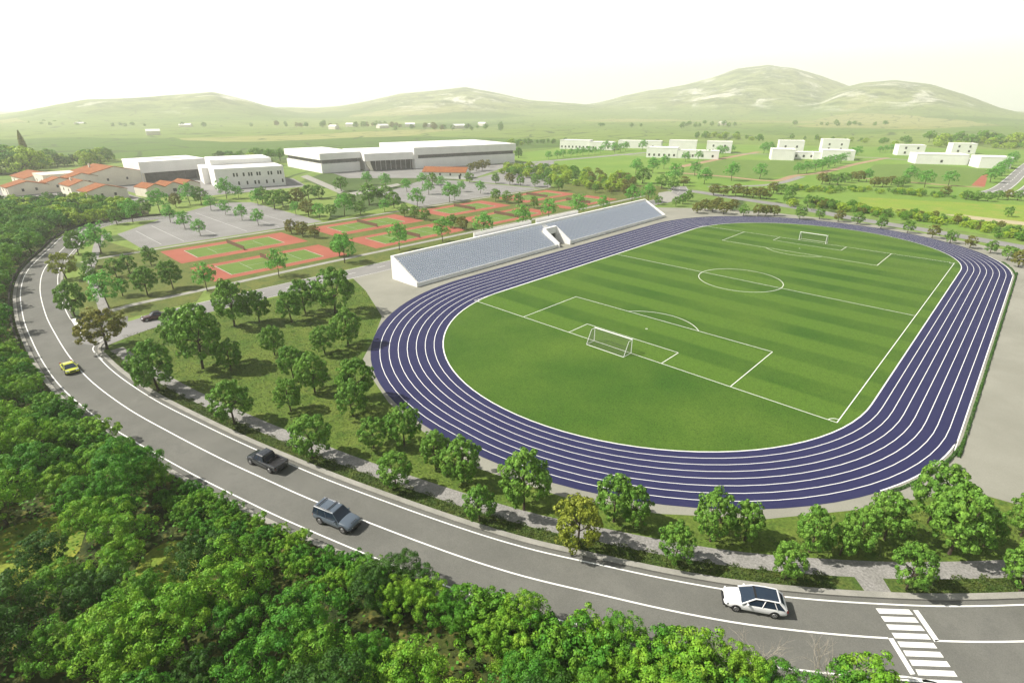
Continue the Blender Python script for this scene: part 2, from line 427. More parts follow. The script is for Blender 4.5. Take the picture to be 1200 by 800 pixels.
    nt.links.new(hs.outputs[0], b.inputs['Base Color']); b.inputs['Roughness'].default_value = .95; b.inputs['Specular IOR Level'].default_value = .1
    structure('ground', me, m)
terrain()

# ------------------------------------------------------------------ LEVELS (sheets laid one above the other)
Z1, Z2, Z3, Z4, Z5, Z6 = .012, .02, .028, .036, .042, .048

# main road centre line, from behind the houses round the bend to the crossing
CEN = [(-147,-12),(-150.5,-22),(-151,-31),(-146,-38.5),(-135,-44.5),(-118.4,-50),(-96.5,-57.1),(-76.6,-60.8),(-55.2,-62.8),(-39.4,-63.4),(-26,-63.5),(-14.3,-63),(-1.5,-61.4),
       (9.1,-59.3),(18.9,-57.1),(27,-55),(34.5,-52.9),(46.8,-48.9),(54.6,-45.9),(61.2,-42.6),(67.2,-39.4),(72.6,-36.0),(79.5,-30.7),(86.9,-24.0),(98,-12),(112,5),(130,30)]
cen = spline(CEN, 1.2)
def part_of(c, x0, x1): return c[(c[:,0] >= x0) & (c[:,0] <= x1)]
structure('road', strip_mb(cen, 3.62, -3.9, Z3), M['asphalt'])
lines = strip_mb(part_of(cen,-190,80.1), .075, -.075, Z4)
strip_mb(part_of(cen,81.7,130), .075, -.075, Z4, lines)
strip_mb(part_of(cen,-26.8,130), 3.06, 3.20, Z4, lines)
strip_mb(part_of(cen,-190,-47), 3.06, 3.20, Z4, lines)
strip_mb(part_of(cen,-190,80.5), -3.36, -3.22, Z4, lines)
# crossing stripes and stop lines
def lerp(a, b, t): return tuple(a[i]+(b[i]-a[i])*t for i in range(2))
s0 = GP([(1026,712.6),(1065,714),(1070,720),(1030.5,718.7)]); s7 = GP([(1072.5,784),(1117.6,786),(1122,792.7),(1076,791)])
quads = [[lerp(s0[k], s7[k], i/7) for k in range(4)] for i in range(9)]
quads += [GP([(1040.6,747.6),(1046.5,747.6),(1072.5,789.6),(1066.7,790.2)]), GP([(1069.7,714.8),(1075.8,714.8),(1100.5,750.3),(1095,752)]),
          GP([(83,374.5),(88.5,373),(99,391),(95.5,394.5)])]
for q in quads: lines.add([(p[0],p[1],Z4) for p in q], [(0,1,2,3)])
# edge line turning into the side road
turn = spline(GP([(120,421.7),(111,413),(109,408),(114,402),(124,396)]), .5); strip_mb(turn, .08, -.08, Z4, lines)
turn2 = spline(GP([(1040,791.5),(1062,793),(1085,797),(1105,803),(1125,815)]), .5); strip_mb(turn2, .075, -.075, Z4, lines)
structure('road_markings', lines, M['paint'])
# wide asphalt of the junction by the crossing
sheet('junction_asphalt', [(77.5,-35.5),(82,-44),(100,-70),(135,-40),(112,2),(98,-15),(88,-25.5)], Z2, M['asphalt'])
sheet('junction_mouth', GP([(82,374),(96,392),(118,420),(128,398),(150,386),(150,370),(128,376),(102,372)]), Z2, M['asphalt'])

# kerbs
k1 = part_of(cen,-25.5,128)
structure('gutter', strip_mb(k1, 3.5, 3.8, Z2), M['gutter'])
structure('kerb', kerb_mb(k1, 3.68, 4.28, .0, .13), M['kerb'])
k2 = part_of(cen,-132,-52)
structure('kerb_bend', kerb_mb(k2, 3.66, 4.2, .0, .13), M['kerb'])
tr2 = spline(GP([(122,417),(119,410),(121,404),(130,399)]), .4); structure('kerb_corner', kerb_mb(tr2, .05, .5, 0, .13), M['kerb'])
k3 = part_of(cen,-132,79)
structure('kerb_outer', kerb_mb(k3, -4.5, -3.95, .0, .1), M['kerb'])
structure('outer_kerb_shade', strip_mb(k3, -4.0, -3.85, Z4), M['gutter'])  # dark strip painted for the shadow gap at the outer kerb
bar = tag(kerb_mb(part_of(cen,-150,-38), -5.15, -4.9, 0., .55).build('low_roadside_wall', M['barrier']), 'low dark wall along the outer edge of the road bend', 'wall')

# side road, running north behind the stand
side = spline([(-31,-60.5),(-33.6,-55),(-35.5,-48),(-36.3,-38),(-36.3,-20),(-35.8,0),(-36,40),(-36.5,100),(-37,130),(-38,150),(-44,172),(-54,190)], 1.5)
structure('side_road', strip_mb(side, 3.6, -3.8, Z3+.002), M['asphalt_pale'])
sl = strip_mb(side[8:], 3.35, 3.45, Z4)
strip_mb(side[14:], -3.65, -3.55, Z4, sl)
i = 14
while i < len(side)-3: strip_mb(side[i:i+3], .06, -.06, Z4, sl); i += 5
structure('side_road_markings', sl, M['paint'])
# road north of the track
north = spline([(-52,178),(-38,178),(-15,171.5),(10,165),(33,155),(51,150),(66,145),(85,137),(120,118)], 2)
structure('north_road', strip_mb(north, 3.4, -3.4, Z3), M['asphalt_pale'])
# dual road to the right of the schools
for nm, xa in (('school_road',64.5),('school_road_east',74.5)):
    a = spline([(xa-3,268),(xa,285),(xa+2,330),(xa+4,440),(xa+8,560)], 6)
    structure(nm, strip_mb(a, 3.6, -3.6, Z2), M['asphalt_pale'])
    ml = strip_mb(a, 3.3, 3.1, Z3); strip_mb(a, -3.1, -3.3, Z3, ml)
    i = 1
    while i < len(a)-1: strip_mb(a[i:i+2], .1, -.1, Z3, ml); i += 2
    structure(nm+'_markings', ml, M['paint'])

# lawns and verges
LAWN = [(-30,-58.5)]+[tuple(p) for p in (k1+normals(k1)*4.2)[::4]]+[(122,60),(86,-2),(60,-10),(35,-25),(0,-10),(-20,-8),(-31.5,-8),(-32,-40)]
sheet('lawn', LAWN, Z1, M['lawn'])
vv = part_of(cen,-24,100)
structure('verge', strip_mb(vv, 4.25, 6.6, Z2), M['verge'])
sheet('park_lawn', [(-50,-58.2),(-62,-56.5),(-78,-53.5),(-96,-48),(-120,-40),(-97,-36),(-93,-33),(-70,-33),(-52,-34),(-41,-40),(-40.3,-53)], Z1, M['park'])
sheet('park_grounds', [(-97,-36),(-40,-36),(-40.5,160),(-60,185),(-100,170),(-100,60),(-97,20)], Z1*.6, M['park'])
# footpaths
pk_ = part_of(cen,-9,110); pa = np.concatenate([spline([(-25.2,-57.5),(-20,-57.0),(-14,-56.3)],1.5)[:-1], (pk_+normals(pk_)*6.75)[::2]])
structure('footpath', strip_mb(pa, .95, -.95, Z3), M['path'])
sheet('footpath_spur', GP([(1000,674),(1033.5,676),(1046,696.5),(1015,695)]), Z3-.002, M['path'])
pb = spline([(-43,-55.5),(-52,-54),(-66,-52.5),(-83,-50.5),(-100,-46.2),(-118,-42),(-132,-37)], 2)
structure('footpath_bend', strip_mb(pb, .9, -.9, Z3), M['path'])
pc = spline([(-46.5,-55),(-48.3,-50),(-48.4,-36),(-49.2,-10),(-49.4,20),(-49.4,80),(-49.5,150)], 3)
structure('walk_tennis', strip_mb(pc, .9, -.9, Z3), M['kerb'])
pd = spline([(-95.5,-50),(-97,-45),(-97,-36),(-97.5,-20),(-97.5,56),(-97.5,140)], 3)
structure('walk_parking', strip_mb(pd, .8, -.8, Z3), M['kerb'])

# concrete apron of the stadium
APRON = [(-32.2,-9),(-22,-12),(-6,-18.5),(2.5,-26),(8,-31.5),(15.5,-34.3),(22.5,-36.5),(30.9,-37.6),(41.6,-38.0),(51.5,-35.2),(60,-30.6),(68,-24),(74,-16.5),(79,-9),(82.5,-4.9),(90,-3.5),(120,30),(150,60),(150,130),(100,118),(78,131),(60,141),(38,148),(10,147),(-12,140),(-32.2,125)]
sheet('apron', APRON, Z2, M['concrete'])

# ------------------------------------------------------------------ TRACK AND PITCH
R0, YS, YN, XC = 35.15, 8.3, 97.3, 34.95
def oval(off):
    """closed curve a number of metres outside the inner edge; the home-straight side is wider (sprint lanes)"""
    pts = []
    for a in np.linspace(0, math.pi, 49):                   # north bend, right to left
        k = 1+.36*max(0, -math.cos(a)); r = R0+off*k; pts.append((XC+r*math.cos(a), YN+r*math.sin(a)))
    for a in np.linspace(math.pi, 2*math.pi, 49):
        k = 1+.36*max(0, -math.cos(a)); r = R0+off*k; pts.append((XC+r*math.cos(a), YS+r*math.sin(a)))
    return np.array(pts)
def ring(o0, o1, z, mb=None):
    mb = mb or MB(); a, b = oval(o0), oval(o1); n = len(a)
    mb.add([(p[0],p[1],z) for p in a]+[(p[0],p[1],z) for p in b], [(i,(i+1)%n,n+(i+1)%n,n+i) for i in range(n)])
    return mb
TW = 9.7
structure('running_track', ring(0, TW, Z4), M['track'])
lm = MB()
LN = 8
for i in range(LN):
    o = i*TW/LN
    ring(o-.042 if i else -.10, o+.042 if i else .06, Z5, lm)
oe = np.array([p for p in oval(TW-.1) if p[0] > 66 and -14 < p[1] < 120]); oe = oe[np.argsort(oe[:,1])]
strip_mb(spline(oe, 1.5), .07, -.07, Z5, lm)
structure('track_lane_lines', lm, M['paint'])
# infield grass
m, nt, b = newmat('pitch_grass')
geo = N(nt, 'ShaderNodeNewGeometry'); sx = N(nt, 'ShaderNodeSeparateXYZ'); nt.links.new(geo.outputs['Position'], sx.inputs[0])
sn = N(nt, 'ShaderNodeMath', operation='MULTIPLY'); sn.inputs[1].default_value = math.pi/5.25; nt.links.new(sx.outputs['Y'], sn.inputs[0])
si = N(nt, 'ShaderNodeMath', operation='SINE'); nt.links.new(sn.outputs[0], si.inputs[0])
st = ramp(nt, si.outputs[0], -.25, .25)
inn = N(nt, 'ShaderNodeMath', operation='GREATER_THAN'); inn.inputs[1].default_value = 0.; nt.links.new(sx.outputs['Y'], inn.inputs[0])
fm = N(nt, 'ShaderNodeMath', operation='MULTIPLY'); nt.links.new(st, fm.inputs[0]); nt.links.new(inn.outputs[0], fm.inputs[1])
c = mix(nt, fm.outputs[0], (.036,.092,.010), (.072,.142,.017))
c = mix(nt, ramp(nt, tex(nt, .05, 3), .35, .75), c, (.078,.140,.018))
c = mix(nt, ramp(nt, tex(nt, 1.3, 5, .8), .5, .85), c, (.036,.085,.009))
v = N(nt, 'ShaderNodeMapRange'); v.inputs[1].default_value = .3; v.inputs[2].default_value = .7; v.inputs[3].default_value = .5; v.inputs[4].default_value = 1.5
nt.links.new(tex(nt, 5.5, 4, .8), v.inputs[0])
hs = N(nt, 'ShaderNodeHueSaturation'); nt.links.new(v.outputs[0], hs.inputs['Value']); nt.links.new(c, hs.inputs['Color'])
nt.links.new(hs.outputs[0], b.inputs['Base Color']); b.inputs['Roughness'].default_value = .95; b.inputs['Specular IOR Level'].default_value = .15
me = bpy.data.meshes.new('infield')
o = oval(0); me.from_pydata([(p[0],p[1],Z4) for p in o]+[(XC,YS,Z4),(XC,YN,Z4)], [], [])
me.clear_geometry()
bm = bmesh.new(); f = bm.faces.new([bm.verts.new((p[0],p[1],Z4)) for p in o])
if f.normal.z < 0: f.normal_flip()
bmesh.ops.triangulate(bm, faces=[f]); bm.to_mesh(me); bm.free()
structure('infield', me, m)
PW, PL = 68., 105.
pl = MB()
def seg(x0, y0, x1, y1, w=.11, mb=None):
    mb = mb or pl; d = Vector((x1-x0, y1-y0)); n = Vector((-d.y, d.x)).normalized()*w/2
    mb.add([(x0-n.x,y0-n.y,Z5),(x1-n.x,y1-n.y,Z5),(x1+n.x,y1+n.y,Z5),(x0+n.x,y0+n.y,Z5)], [(0,1,2,3)])
def arc(cx, cy, r, a0, a1, k=48, w=.11):
    t = np.linspace(a0, a1, k); c = np.stack([cx+r*np.cos(t), cy+r*np.sin(t)], 1)
    for i in range(k-1): seg(*c[i], *c[i+1], w)
seg(0,0,PW,0); seg(0,PL,PW,PL); seg(0,0,0,PL); seg(PW,0,PW,PL); seg(0,PL/2,PW,PL/2); arc(PW/2,PL/2,9.15,0,2*math.pi,72)
for y0, s in ((0,1),(PL,-1)):
    for hw, dp in ((20.16,16.5),(9.16,5.5)):
        seg(PW/2-hw,y0,PW/2-hw,y0+s*dp); seg(PW/2+hw,y0,PW/2+hw,y0+s*dp); seg(PW/2-hw,y0+s*dp,PW/2+hw,y0+s*dp)
    a = math.acos(5.5/9.15); c0 = math.pi/2*s
    arc(PW/2,y0+s*11,9.15,c0-a,c0+a); arc(PW/2,y0+s*11,.15,0,6.28,12)
    for x0, q in ((0,0),(PW,math.pi)):
        lo = {(0,1):0,(0,-1):-math.pi/2,(PW,1):math.pi/2,(PW,-1):math.pi}[(x0,s)]
        arc(x0,y0,1.,lo,lo+math.pi/2,10)
structure('pitch_lines', pl, M['paint'])
# goals
def goal(x, y, s, label):
    t = empty('football_goal', (x,y,Z4), 0 if s > 0 else math.pi)          # +y of the goal points into the field
    f = MB()
    for sx in (-3.66, 3.66):
        f.tube((sx,0,0),(sx,0,2.44),.06,n=8)
        f.tube((sx,0,2.44),(sx,-1.0,2.38),.035); f.tube((sx,-1.0,2.38),(sx,-2.2,0.04),.035); f.tube((sx,-2.2,.04),(sx,0,.04),.035)
    f.tube((-3.72,0,2.44),(3.72,0,2.44),.075,n=8); f.tube((-3.66,-2.2,.04),(3.66,-2.2,.04),.035)
    f.build('frame', M['metal_white'], t)
    n = MB(); r = .011
    for x_ in np.arange(-3.6,3.61,.24):
        n.tube((x_,0,2.44),(x_,-1.0,2.36),r,n=3); n.tube((x_,-1.0,2.36),(x_,-2.2,.04),r,n=3)
    for k in np.linspace(0,1,11):
        n.tube((-3.66,-1-1.2*k,2.36-2.32*k),(3.66,-1-1.2*k,2.36-2.32*k),r,n=3)
    for k in np.linspace(.2,1,5): n.tube((-3.66,-k,2.44-.08*k),(3.66,-k,2.44-.08*k),r,n=3)
    for sx in (-3.66,3.66):
        for z in np.arange(.25,2.4,.24): n.tube((sx,0,z),(sx,-2.2+1.2*min(1,z/2.36),z),r,n=3)
        for y_ in np.arange(-.25,-2.2,-.24): n.tube((sx,y_,.04),(sx,y_,2.4 if y_ > -1 else (2.2+y_)/1.2*2.36),r,n=3)
    n.build('net', M['net'], t)
    tag(t, label, 'goal', 'football goals on the pitch')
goal(PW/2, 0, 1, 'white football goal at the near end of the pitch')
goal(PW/2, PL, -1, 'white football goal at the far end of the pitch')
# low hedge at the track's right edge
def hedge(name, c, w, h, leaf, mat, label, per=60):
    n = normals(c); cs, ns = [], []
    L = np.concatenate([[0], np.cumsum(np.hypot(*np.diff(c,axis=0).T))])
    m = int(L[-1]*per); s = rng.random(m)*L[-1]
    x = np.interp(s, L, c[:,0]); y = np.interp(s, L, c[:,1]); nx = np.interp(s, L, n[:,0]); ny = np.interp(s, L, n[:,1])
    th = rng.random(m)*math.pi; hv = h*(.75+.35*np.sin(s*1.7)*np.sin(s*.63)+.25*rng.random(m))
    q = np.stack([nx*np.cos(th), ny*np.cos(th), np.sin(th)], 1)
    p = np.stack([x+nx*np.cos(th)*w/2, y+ny*np.cos(th)*w/2, .03+np.sin(th)*hv], 1)
    me = quad_mesh(name, p, unit(q+rng.normal(size=(m,3))*.45), leaf)
    return tag(link(name, me, mat), label, 'hedge')
ov = oval(TW+.45); hc = np.array([p for p in ov if p[0] > 62 and -12 < p[1] < 116]); hc = hc[np.argsort(hc[:,1])]
hc = spline(hc, 1.)
hedge('low_hedge', hc, .34, .30, .08, L_FOR3, 'low dark clipped hedge along the right edge of the running track', 110)

# ------------------------------------------------------------------ GRANDSTAND
def stand():
    LEN, DEP, H, NR = 113., 8.8, 5.2, 14
    t = empty('grandstand', (-15.9,-2.8,0), .0124)
    tag(t, 'long white grandstand with rows of grey blue seats beside the running track', 'grandstand')
    rd, rs, z0 = .6, .33, .55
    poly = [(0,0),(-DEP,0),(-DEP,z0+rs*(NR-1)+.0)]
    prof = []
    for i in range(NR): prof += [(-i*rd, z0+rs*i), (-(i+1)*rd, z0+rs*i)]
    prof[0] = (-.02, z0)
    poly = [(-.02,0)]+prof+[(-NR*rd,0)]
    V0, V1 = 50.6, 55.6
    mb = MB(); mb.prism(poly,'y',.42,V0); mb.prism(poly,'y',V1,LEN-.42)
    up = [(-5.2,0)]+[(-5.2,z0+rs*9)]+[p for p in prof if p[0] <= -5.35]+[(-NR*rd,0)]
    mb.prism(up,'y',V0,V1)
    mb.build('terrace', M['stand_conc'], t)
    for y0 in (0, LEN-.4):
        w = MB(); w.prism([(.15,0),(-DEP-.25,0),(-DEP-.25,H+.35),(-DEP+.25,H+.35),(.15,z0+.5)],'y',y0,y0+.4); w.build('end_wall', M['white'], t)
    w = MB(); w.box(-DEP-.25,-NR*rd-.02,.402,LEN-.402,0,H+.35); w.build('back_wall', M['white'], t)
    w = MB(); w.box(.0,.14,.402,V0-.3,0,.95); w.box(.0,.14,V1+.3,LEN-.402,0,.95); w.build('front_wall', M['stand_conc'], t)
    for y0, y1 in ((29,52.6),(54.8,76)):
        w = MB(); w.box(-DEP-3.2,-DEP-.26,y0,y1,H-.7,H-.4); w.box(-DEP-3.4,-DEP-3.2,y0,y1,0,H+.55); w.build('rear_balcony', M['white'], t)
    # entrance through the seats: two cheek walls, a lintel and a dark panel painted for the shade inside
    for y0 in (V0-.3, V1-.1):
        w = MB(); w.prism([(.55,0),(-5.6,0),(-5.6,z0+rs*9+1.15),(-5.0,z0+rs*9+1.15),(.55,1.25)],'y',y0,y0+.4); w.build('cheek_wall', M['white'], t)
    w = MB(); w.box(-5.6,-4.7,V0+.11,V1-.11,2.75,z0+rs*9+1.15); w.build('lintel', M['white'], t)
    w = MB(); w.box(-5.19,-5.12,V0+.11,V1-.11,.05,2.74); w.build('opening_shade_panel', M['dark_glass'], t)
    # seats
    def seat_mb(x, y, z):
        mb = MB(); mb.box(x-.36,x-.04,y+.07,y+.47,z+.26,z+.31); mb.box(x-.42,x-.36,y+.07,y+.47,z+.28,z+.58); mb.box(x-.30,x-.14,y+.2,y+.34,z,z+.26); return mb
    pitch = .66
    base = seat_mb(0,0,0); one = base.mesh('seat'); one.materials.append(M['seat'])
    bv = np.array(base.v); pos = []
    for i in range(NR-1):
        for k in range(int((LEN-2)/pitch)):
            y = .9+k*pitch
            if V0-.9 < y < V1+.5 and i < 10: continue
            if V0+1.4 < y < V1-1.8: continue
            pos.append((-i*rd-.06, y, z0+rs*i))
    near = sorted(pos, key=lambda p: (p[1]+.3*abs(p[0])))[:100]; ns = set(near)
    s0_ = None
    for p in near:
        if s0_ is None: s0_ = link('seat', one, None, t)
        else: q = s0_.copy(); COL.objects.link(q); q.parent = t; s0_n = q
        (s0_ if p == near[0] else q).location = p
    rest = np.array([p for p in pos if p not in ns]); n = len(bv)
    v = (rest[:,None,:]+bv[None]).reshape(-1,3); F = np.array(base.f); f = (np.arange(len(rest))[:,None,None]*n+F[None]).reshape(-1,4)
    me = bpy.data.meshes.new('seat_rows'); me.from_pydata(v.tolist(), [], f.tolist())
    tag(link('seat_rows', me, M['seat'], t), kind='stuff')
stand()

# ------------------------------------------------------------------ TENNIS COURTS
def court(x0, x1, y0, idx, rowname):
    y1 = y0+34.5; xm = (x0+x1)/2
    structure('tennis_court', (lambda mb: (mb.add([(x0,y0,Z2),(x1,y0,Z2),(x1,y1,Z2),(x0,y1,Z2)],[(0,1,2,3)]), mb)[1])(MB()), M['clay'])
    gx0, gx1, gy0, gy1 = xm-5.4, xm+5.4, y0+5.0, y0+5.+23.8
    structure('court_surface', (lambda mb: (mb.add([(gx0,gy0,Z3),(gx1,gy0,Z3),(gx1,gy1,Z3),(gx0,gy1,Z3)],[(0,1,2,3)]), mb)[1])(MB()), M['court_green'])
    ml = MB(); z = Z4
    def ln(xa,ya,xb,yb):
        w = .1; ml.box(min(xa,xb)-w/2,max(xa,xb)+w/2,min(ya,yb)-w/2,max(ya,yb)+w/2,z-.002,z)
    def lq(xa,ya,xb,yb,w=.08):
        ml.add([(min(xa,xb)-w/2,min(ya,yb)-w/2,z),(max(xa,xb)+w/2,min(ya,yb)-w/2,z),(max(xa,xb)+w/2,max(ya,yb)+w/2,z),(min(xa,xb)-w/2,max(ya,yb)+w/2,z)],[(0,1,2,3)])
    ym = (gy0+gy1)/2
    lq(gx0,gy0,gx1,gy0,.15); lq(gx0,gy1,gx1,gy1,.15)
    z += .003
    lq(gx0,gy0+.12,gx0,gy1-.12); lq(gx1,gy0+.12,gx1,gy1-.12)
    z -= .003
    for s in (-6.4,6.4): lq(gx0+1.45,ym+s,gx1-1.45,ym+s)
    z += .003
    lq(xm,ym-6.3,xm,ym+6.3)
    structure('court_lines', ml, M['worn_paint'])
    t = empty('tennis_net', (xm,ym,Z3))
    tag(t, f'dark tennis net across the {ORD[idx]} red court from the left in the {rowname} row', 'tennis net', 'nets on the tennis courts')
    for s in (-1,1):
        p = MB(); p.tube((s*6.3,0,0),(s*6.3,0,1.12),.06); p.build('post', M['dark_trim'], t)
    p = MB(); p.box(-6.24,6.24,-.02,.02,.05,1.02); p.build('mesh', M['court_net'], t)
    p = MB(); p.box(-6.24,6.24,-.035,.035,1.021,1.1); p.build('tape', M['court_net'], t)
for i, y0 in enumerate((-32.5,11.,55.5,99.)):
    court(-93.3,-75.4,y0,i,'back'); court(-69.3,-53.,y0,i,'front')
# ------------------------------------------------------------------ PARKING
sheet('parking_lot', [(-128,-35),(-99.5,-35),(-100,20),(-160,20),(-168,10),(-148,-16)], Z2, M['asphalt_pale'])
pk = MB()
def bays(y, x0, x1, dep, n):
    seg_ = lambda a,b,c,d,w=.14: pk.add([(min(a,c)-w/2,min(b,d)-w/2,Z4),(max(a,c)+w/2,min(b,d)-w/2,Z4),(max(a,c)+w/2,max(b,d)+w/2,Z4),(min(a,c)-w/2,max(b,d)+w/2,Z4)],[(0,1,2,3)])
    seg_(x0,y,x1,y,.18)
    for k in range(n+1):
        x = x0+(x1-x0)*k/n; seg_(x,y+.2*(1 if dep>0 else -1),x,y+dep,.09)
for y, dep in ((-29.6,-5),(-23.7,5),(-13.5,-5),(-5,5),(5.5,-5),(11,5)):
    bays(y, -138+max(0,(-y-20)*.9) if y < -20 else -150, -102.5, dep, 15)
sheet('yard', [(-100,22),(-118,80),(-128,118),(-150,128),(-205,150),(-232,152),(-238,95),(-215,70),(-160,60)], Z1, M['field_dark'])
sheet('parking_north', [(-99.5,62),(-99.5,135),(-150,128),(-170,120),(-140,70)], Z2, M['asphalt_pale'])
sheet('hall_forecourt', [(-170,126),(-150,134),(-196,222),(-224,160),(-240,100),(-205,92)], Z2, M['asphalt_pale'])
for k in range(5):
    y = 68+k*14
    bays(y, -138+k*2, -101, 5 if k % 2 else -5, 14)
structure('parking_markings', pk, M['worn_paint'])
sheet('service_road', [(-150,136),(-146,131),(-100,137),(-98,142),(-185,250),(-192,248)], Z3, M['asphalt_pale'])
sheet('hall_yard', [(-300,-12),(-215,-6),(-192,12),(-190,60),(-225,70),(-262,60),(-300,40)], Z2, M['asphalt_pale'])
sheet('house_yard', [(-250,-60),(-190,-46),(-182,-26),(-196,-8),(-300,-14),(-300,-60)], Z1*1.4, M['asphalt_pale'])
sheet('path_yard', GP([(398,227),(404,224),(360,205),(352,207)]), Z3, M['kerb'])
sheet('path_yard_north', GP([(412,230),(470,217),(466,215),(404,227)]), Z4, M['kerb'])

# ------------------------------------------------------------------ SCHOOL FIELDS BEYOND
sheet('field', [(-240,230),(-100,150),(-50,190),(-20,180),(55,160),(150,120),(420,300),(420,560),(60,640),(-300,470)], Z1*.5, M['field'])
sheet('meadow', GP([(1005,231),(1100,236),(1250,243),(1250,275),(1120,254),(1060,250),(1012,243)]), Z1, M['field_yellow'])
sheet('sandy_track', GP([(1105,251),(1130,252),(1250,266),(1250,270),(1130,256)]), Z2, M['sand'])
sheet('school_field', GP([(720,200),(735,188),(800,196),(905,209),(880,215),(800,210)]), Z1, M['field'])
sheet('school_field_east', GP([(1005,206),(1025,193),(1075,192),(1160,199),(1150,218),(1080,214)]), Z1, M['court_green'])
sheet('school_field_mid', GP([(790,205),(840,187),(905,188),(985,190),(930,205),(880,212)]), Z1, M['court_green'])
def pxpath(name, pts, w, z, mat):
    structure(name, strip_mb(spline(GP(pts), 4), w/2, -w/2, z), M[mat])
pxpath('lane_west', [(560,196),(640,189),(700,184),(745,180),(800,176)], 7, Z2, 'path')
pxpath('lane_brown', [(790,197),(830,189),(862,183),(890,178)], 6, Z2, 'brown_path')
pxpath('lane_field', [(800,203),(850,207),(905,212),(932,206),(965,202),(1000,193),(1040,185)], 4.5, Z2, 'brown_path')
pxpath('lane_pale', [(830,219),(880,218),(912,215),(940,207)], 4, Z3, 'path')
pxpath('lane_schools', [(720,181),(760,182),(800,178),(900,181),(1000,184),(1040,186),(1070,188)], 5, Z3, 'path')
pxpath('lane_east', [(1010,209),(1060,213),(1120,218),(1152,219.5)], 3.5, Z3, 'brown_path')
sheet('clay_run', GP([(1138,217.5),(1154,219),(1158,204),(1153,203.5)]), Z3, M['clay'])
pxpath('far_lane', [(560,178),(640,172),(700,167)], 5, Z2, 'field_dark')
sheet('pale_pavement', GP([(772,226),(784,224),(800,232),(782,238),(768,236)]), Z5, M['kerb'])

# ------------------------------------------------------------------ BUILDINGS
def frame_at(front, right):
    """root on the near corner, x along the facade that looks east, y into the building"""
    a = math.atan2(right[1]-front[1], right[0]-front[0]); return a, math.hypot(right[0]-front[0], right[1]-front[1])
def bxp(name, mat, parent, *b, bevel=0):
    mb = MB(); mb.box(*b); return mb.build(name, mat, parent, bevel)
def window_row(t, wall_y, xs, z0, z1, w=1.1, side='front', d=0., name='window'):
    for x in xs:
        mb = MB()
        if side == 'front': mb.box(x-w/2,x+w/2,wall_y-.06,wall_y+.05,z0,z1)
        else: mb.box(wall_y-.06,wall_y+.05,x-w/2,x+w/2,z0,z1)
        mb.build(name, M['dark_glass'], t)
# houses of the village on the left
def house(x, y, rz, L, D, hw, hr, label, roof=True, chimney=False, win=2, door=True, wallmat='cream'):
    t = empty('village_house', (x,y,0), rz)
    tag(t, label, 'house', 'village houses with tiled roofs')
    mb = MB()
    if roof: mb.prism([(0,0),(D,0),(D,hw),(D/2,hw+hr-.05),(0,hw)],'x',-L,0)
    else: mb.box(-L,0,0,D,0,hw)
    mb.build('wall', M[wallmat], t)
    if roof:
        r = MB(); e = .35; s = hr/(D/2); z = .07
        r.prism([(-e,hw-e*s+z),(D/2,hw+hr+z),(D+e,hw-e*s+z),(D+e,hw-e*s+z+.2),(D/2,hw+hr+z+.2),(-e,hw-e*s+z+.2)],'x',-L-e,e*.4)
        ro = r.build('roof', M['terracotta'], t)
        if chimney: bxp('chimney', M['cream'], ro, -L*.7,-L*.7+.7,D*.3,D*.3+.7,hw+.3,hw+hr+.9)
    else:
        bxp('parapet', M[wallmat], t, -L-.12,.12,-.12,D+.12,hw+.003,hw+.3)
    window_row(t, 0, [-L*(i+.5)/(win+.2) for i in range(win)], hw*.5, hw*.5+1.2, .9)
    window_row(t, 0, [D*.35,D*.68], hw*.45, hw*.45+1.2, .9, side='end')
    if door: bxp('door', M['dark_glass'], t, -L*.12-1.1,-L*.12,-.05,.04,0,2.1)
    return t
H90 = math.pi/2
def house_px(fx, fy, L, D, hw, hr, label, rz=.12, **k):
    x, y = G(fx, fy); return house(x, y, rz, L, D, hw*.88, hr, label, **k)
house_px(11.7, 230.5, 11, 15, 4.2, 2.0, 'small cream house with red gable roof, nearest the left edge of the photo')
house_px(32, 220, 24, 16, 4.6, 2.2, 'long red roofed house cut by the left edge, behind the small gable house', win=3)
house_px(55, 222, 16, 24, 7.2, 0, 'tall flat topped cream house between the red roofed village houses', roof=False)
house_px(58, 226, 9, 11, 5.0, 1.8, 'small cream house with a brown roof in front of the tall flat topped house', win=1)
house_px(86, 231.5, 14, 11, 5.4, 1.9, 'cream village house with stepped brown roof in the middle of the cluster', chimney=True)
house_px(105, 237.5, 11, 15, 4.6, 2.2, 'cream house with bright red gable roof just behind the roadside trees')
house_px(104, 221, 26, 26, 6.8, 3.2, 'largest village house with the widest red roof at the back of the cluster', win=4, chimney=True)
house_px(84, 223, 10, 12, 6.2, 1.8, 'narrow cream house tucked before the widest red roof of the village', win=2)
# zigzag roof workshop
x, y = G(174, 231.5); t = empty('workshop', (x,y,0), H90+.2)
tag(t, 'low cream workshop with a zigzag red roof beside the car park', 'workshop')
w = MB(); r = MB()
for k in range(3):
    a = k*8.; w.prism([(a,0),(a+8,0),(a+8,3.6),(a+4,5.2),(a,3.6)],'y',0,11)
    r.prism([(a-.02,3.66),(a+4,5.3),(a+8.02,3.66),(a+8.02,3.9),(a+4,5.55),(a-.02,3.9)],'y',-.3,11.3)
w.build('wall', M['cream'], t); r.build('roof', M['terracotta'], t)
window_row(t, 0, [4,12,20], 1.2, 2.6, 1.6)
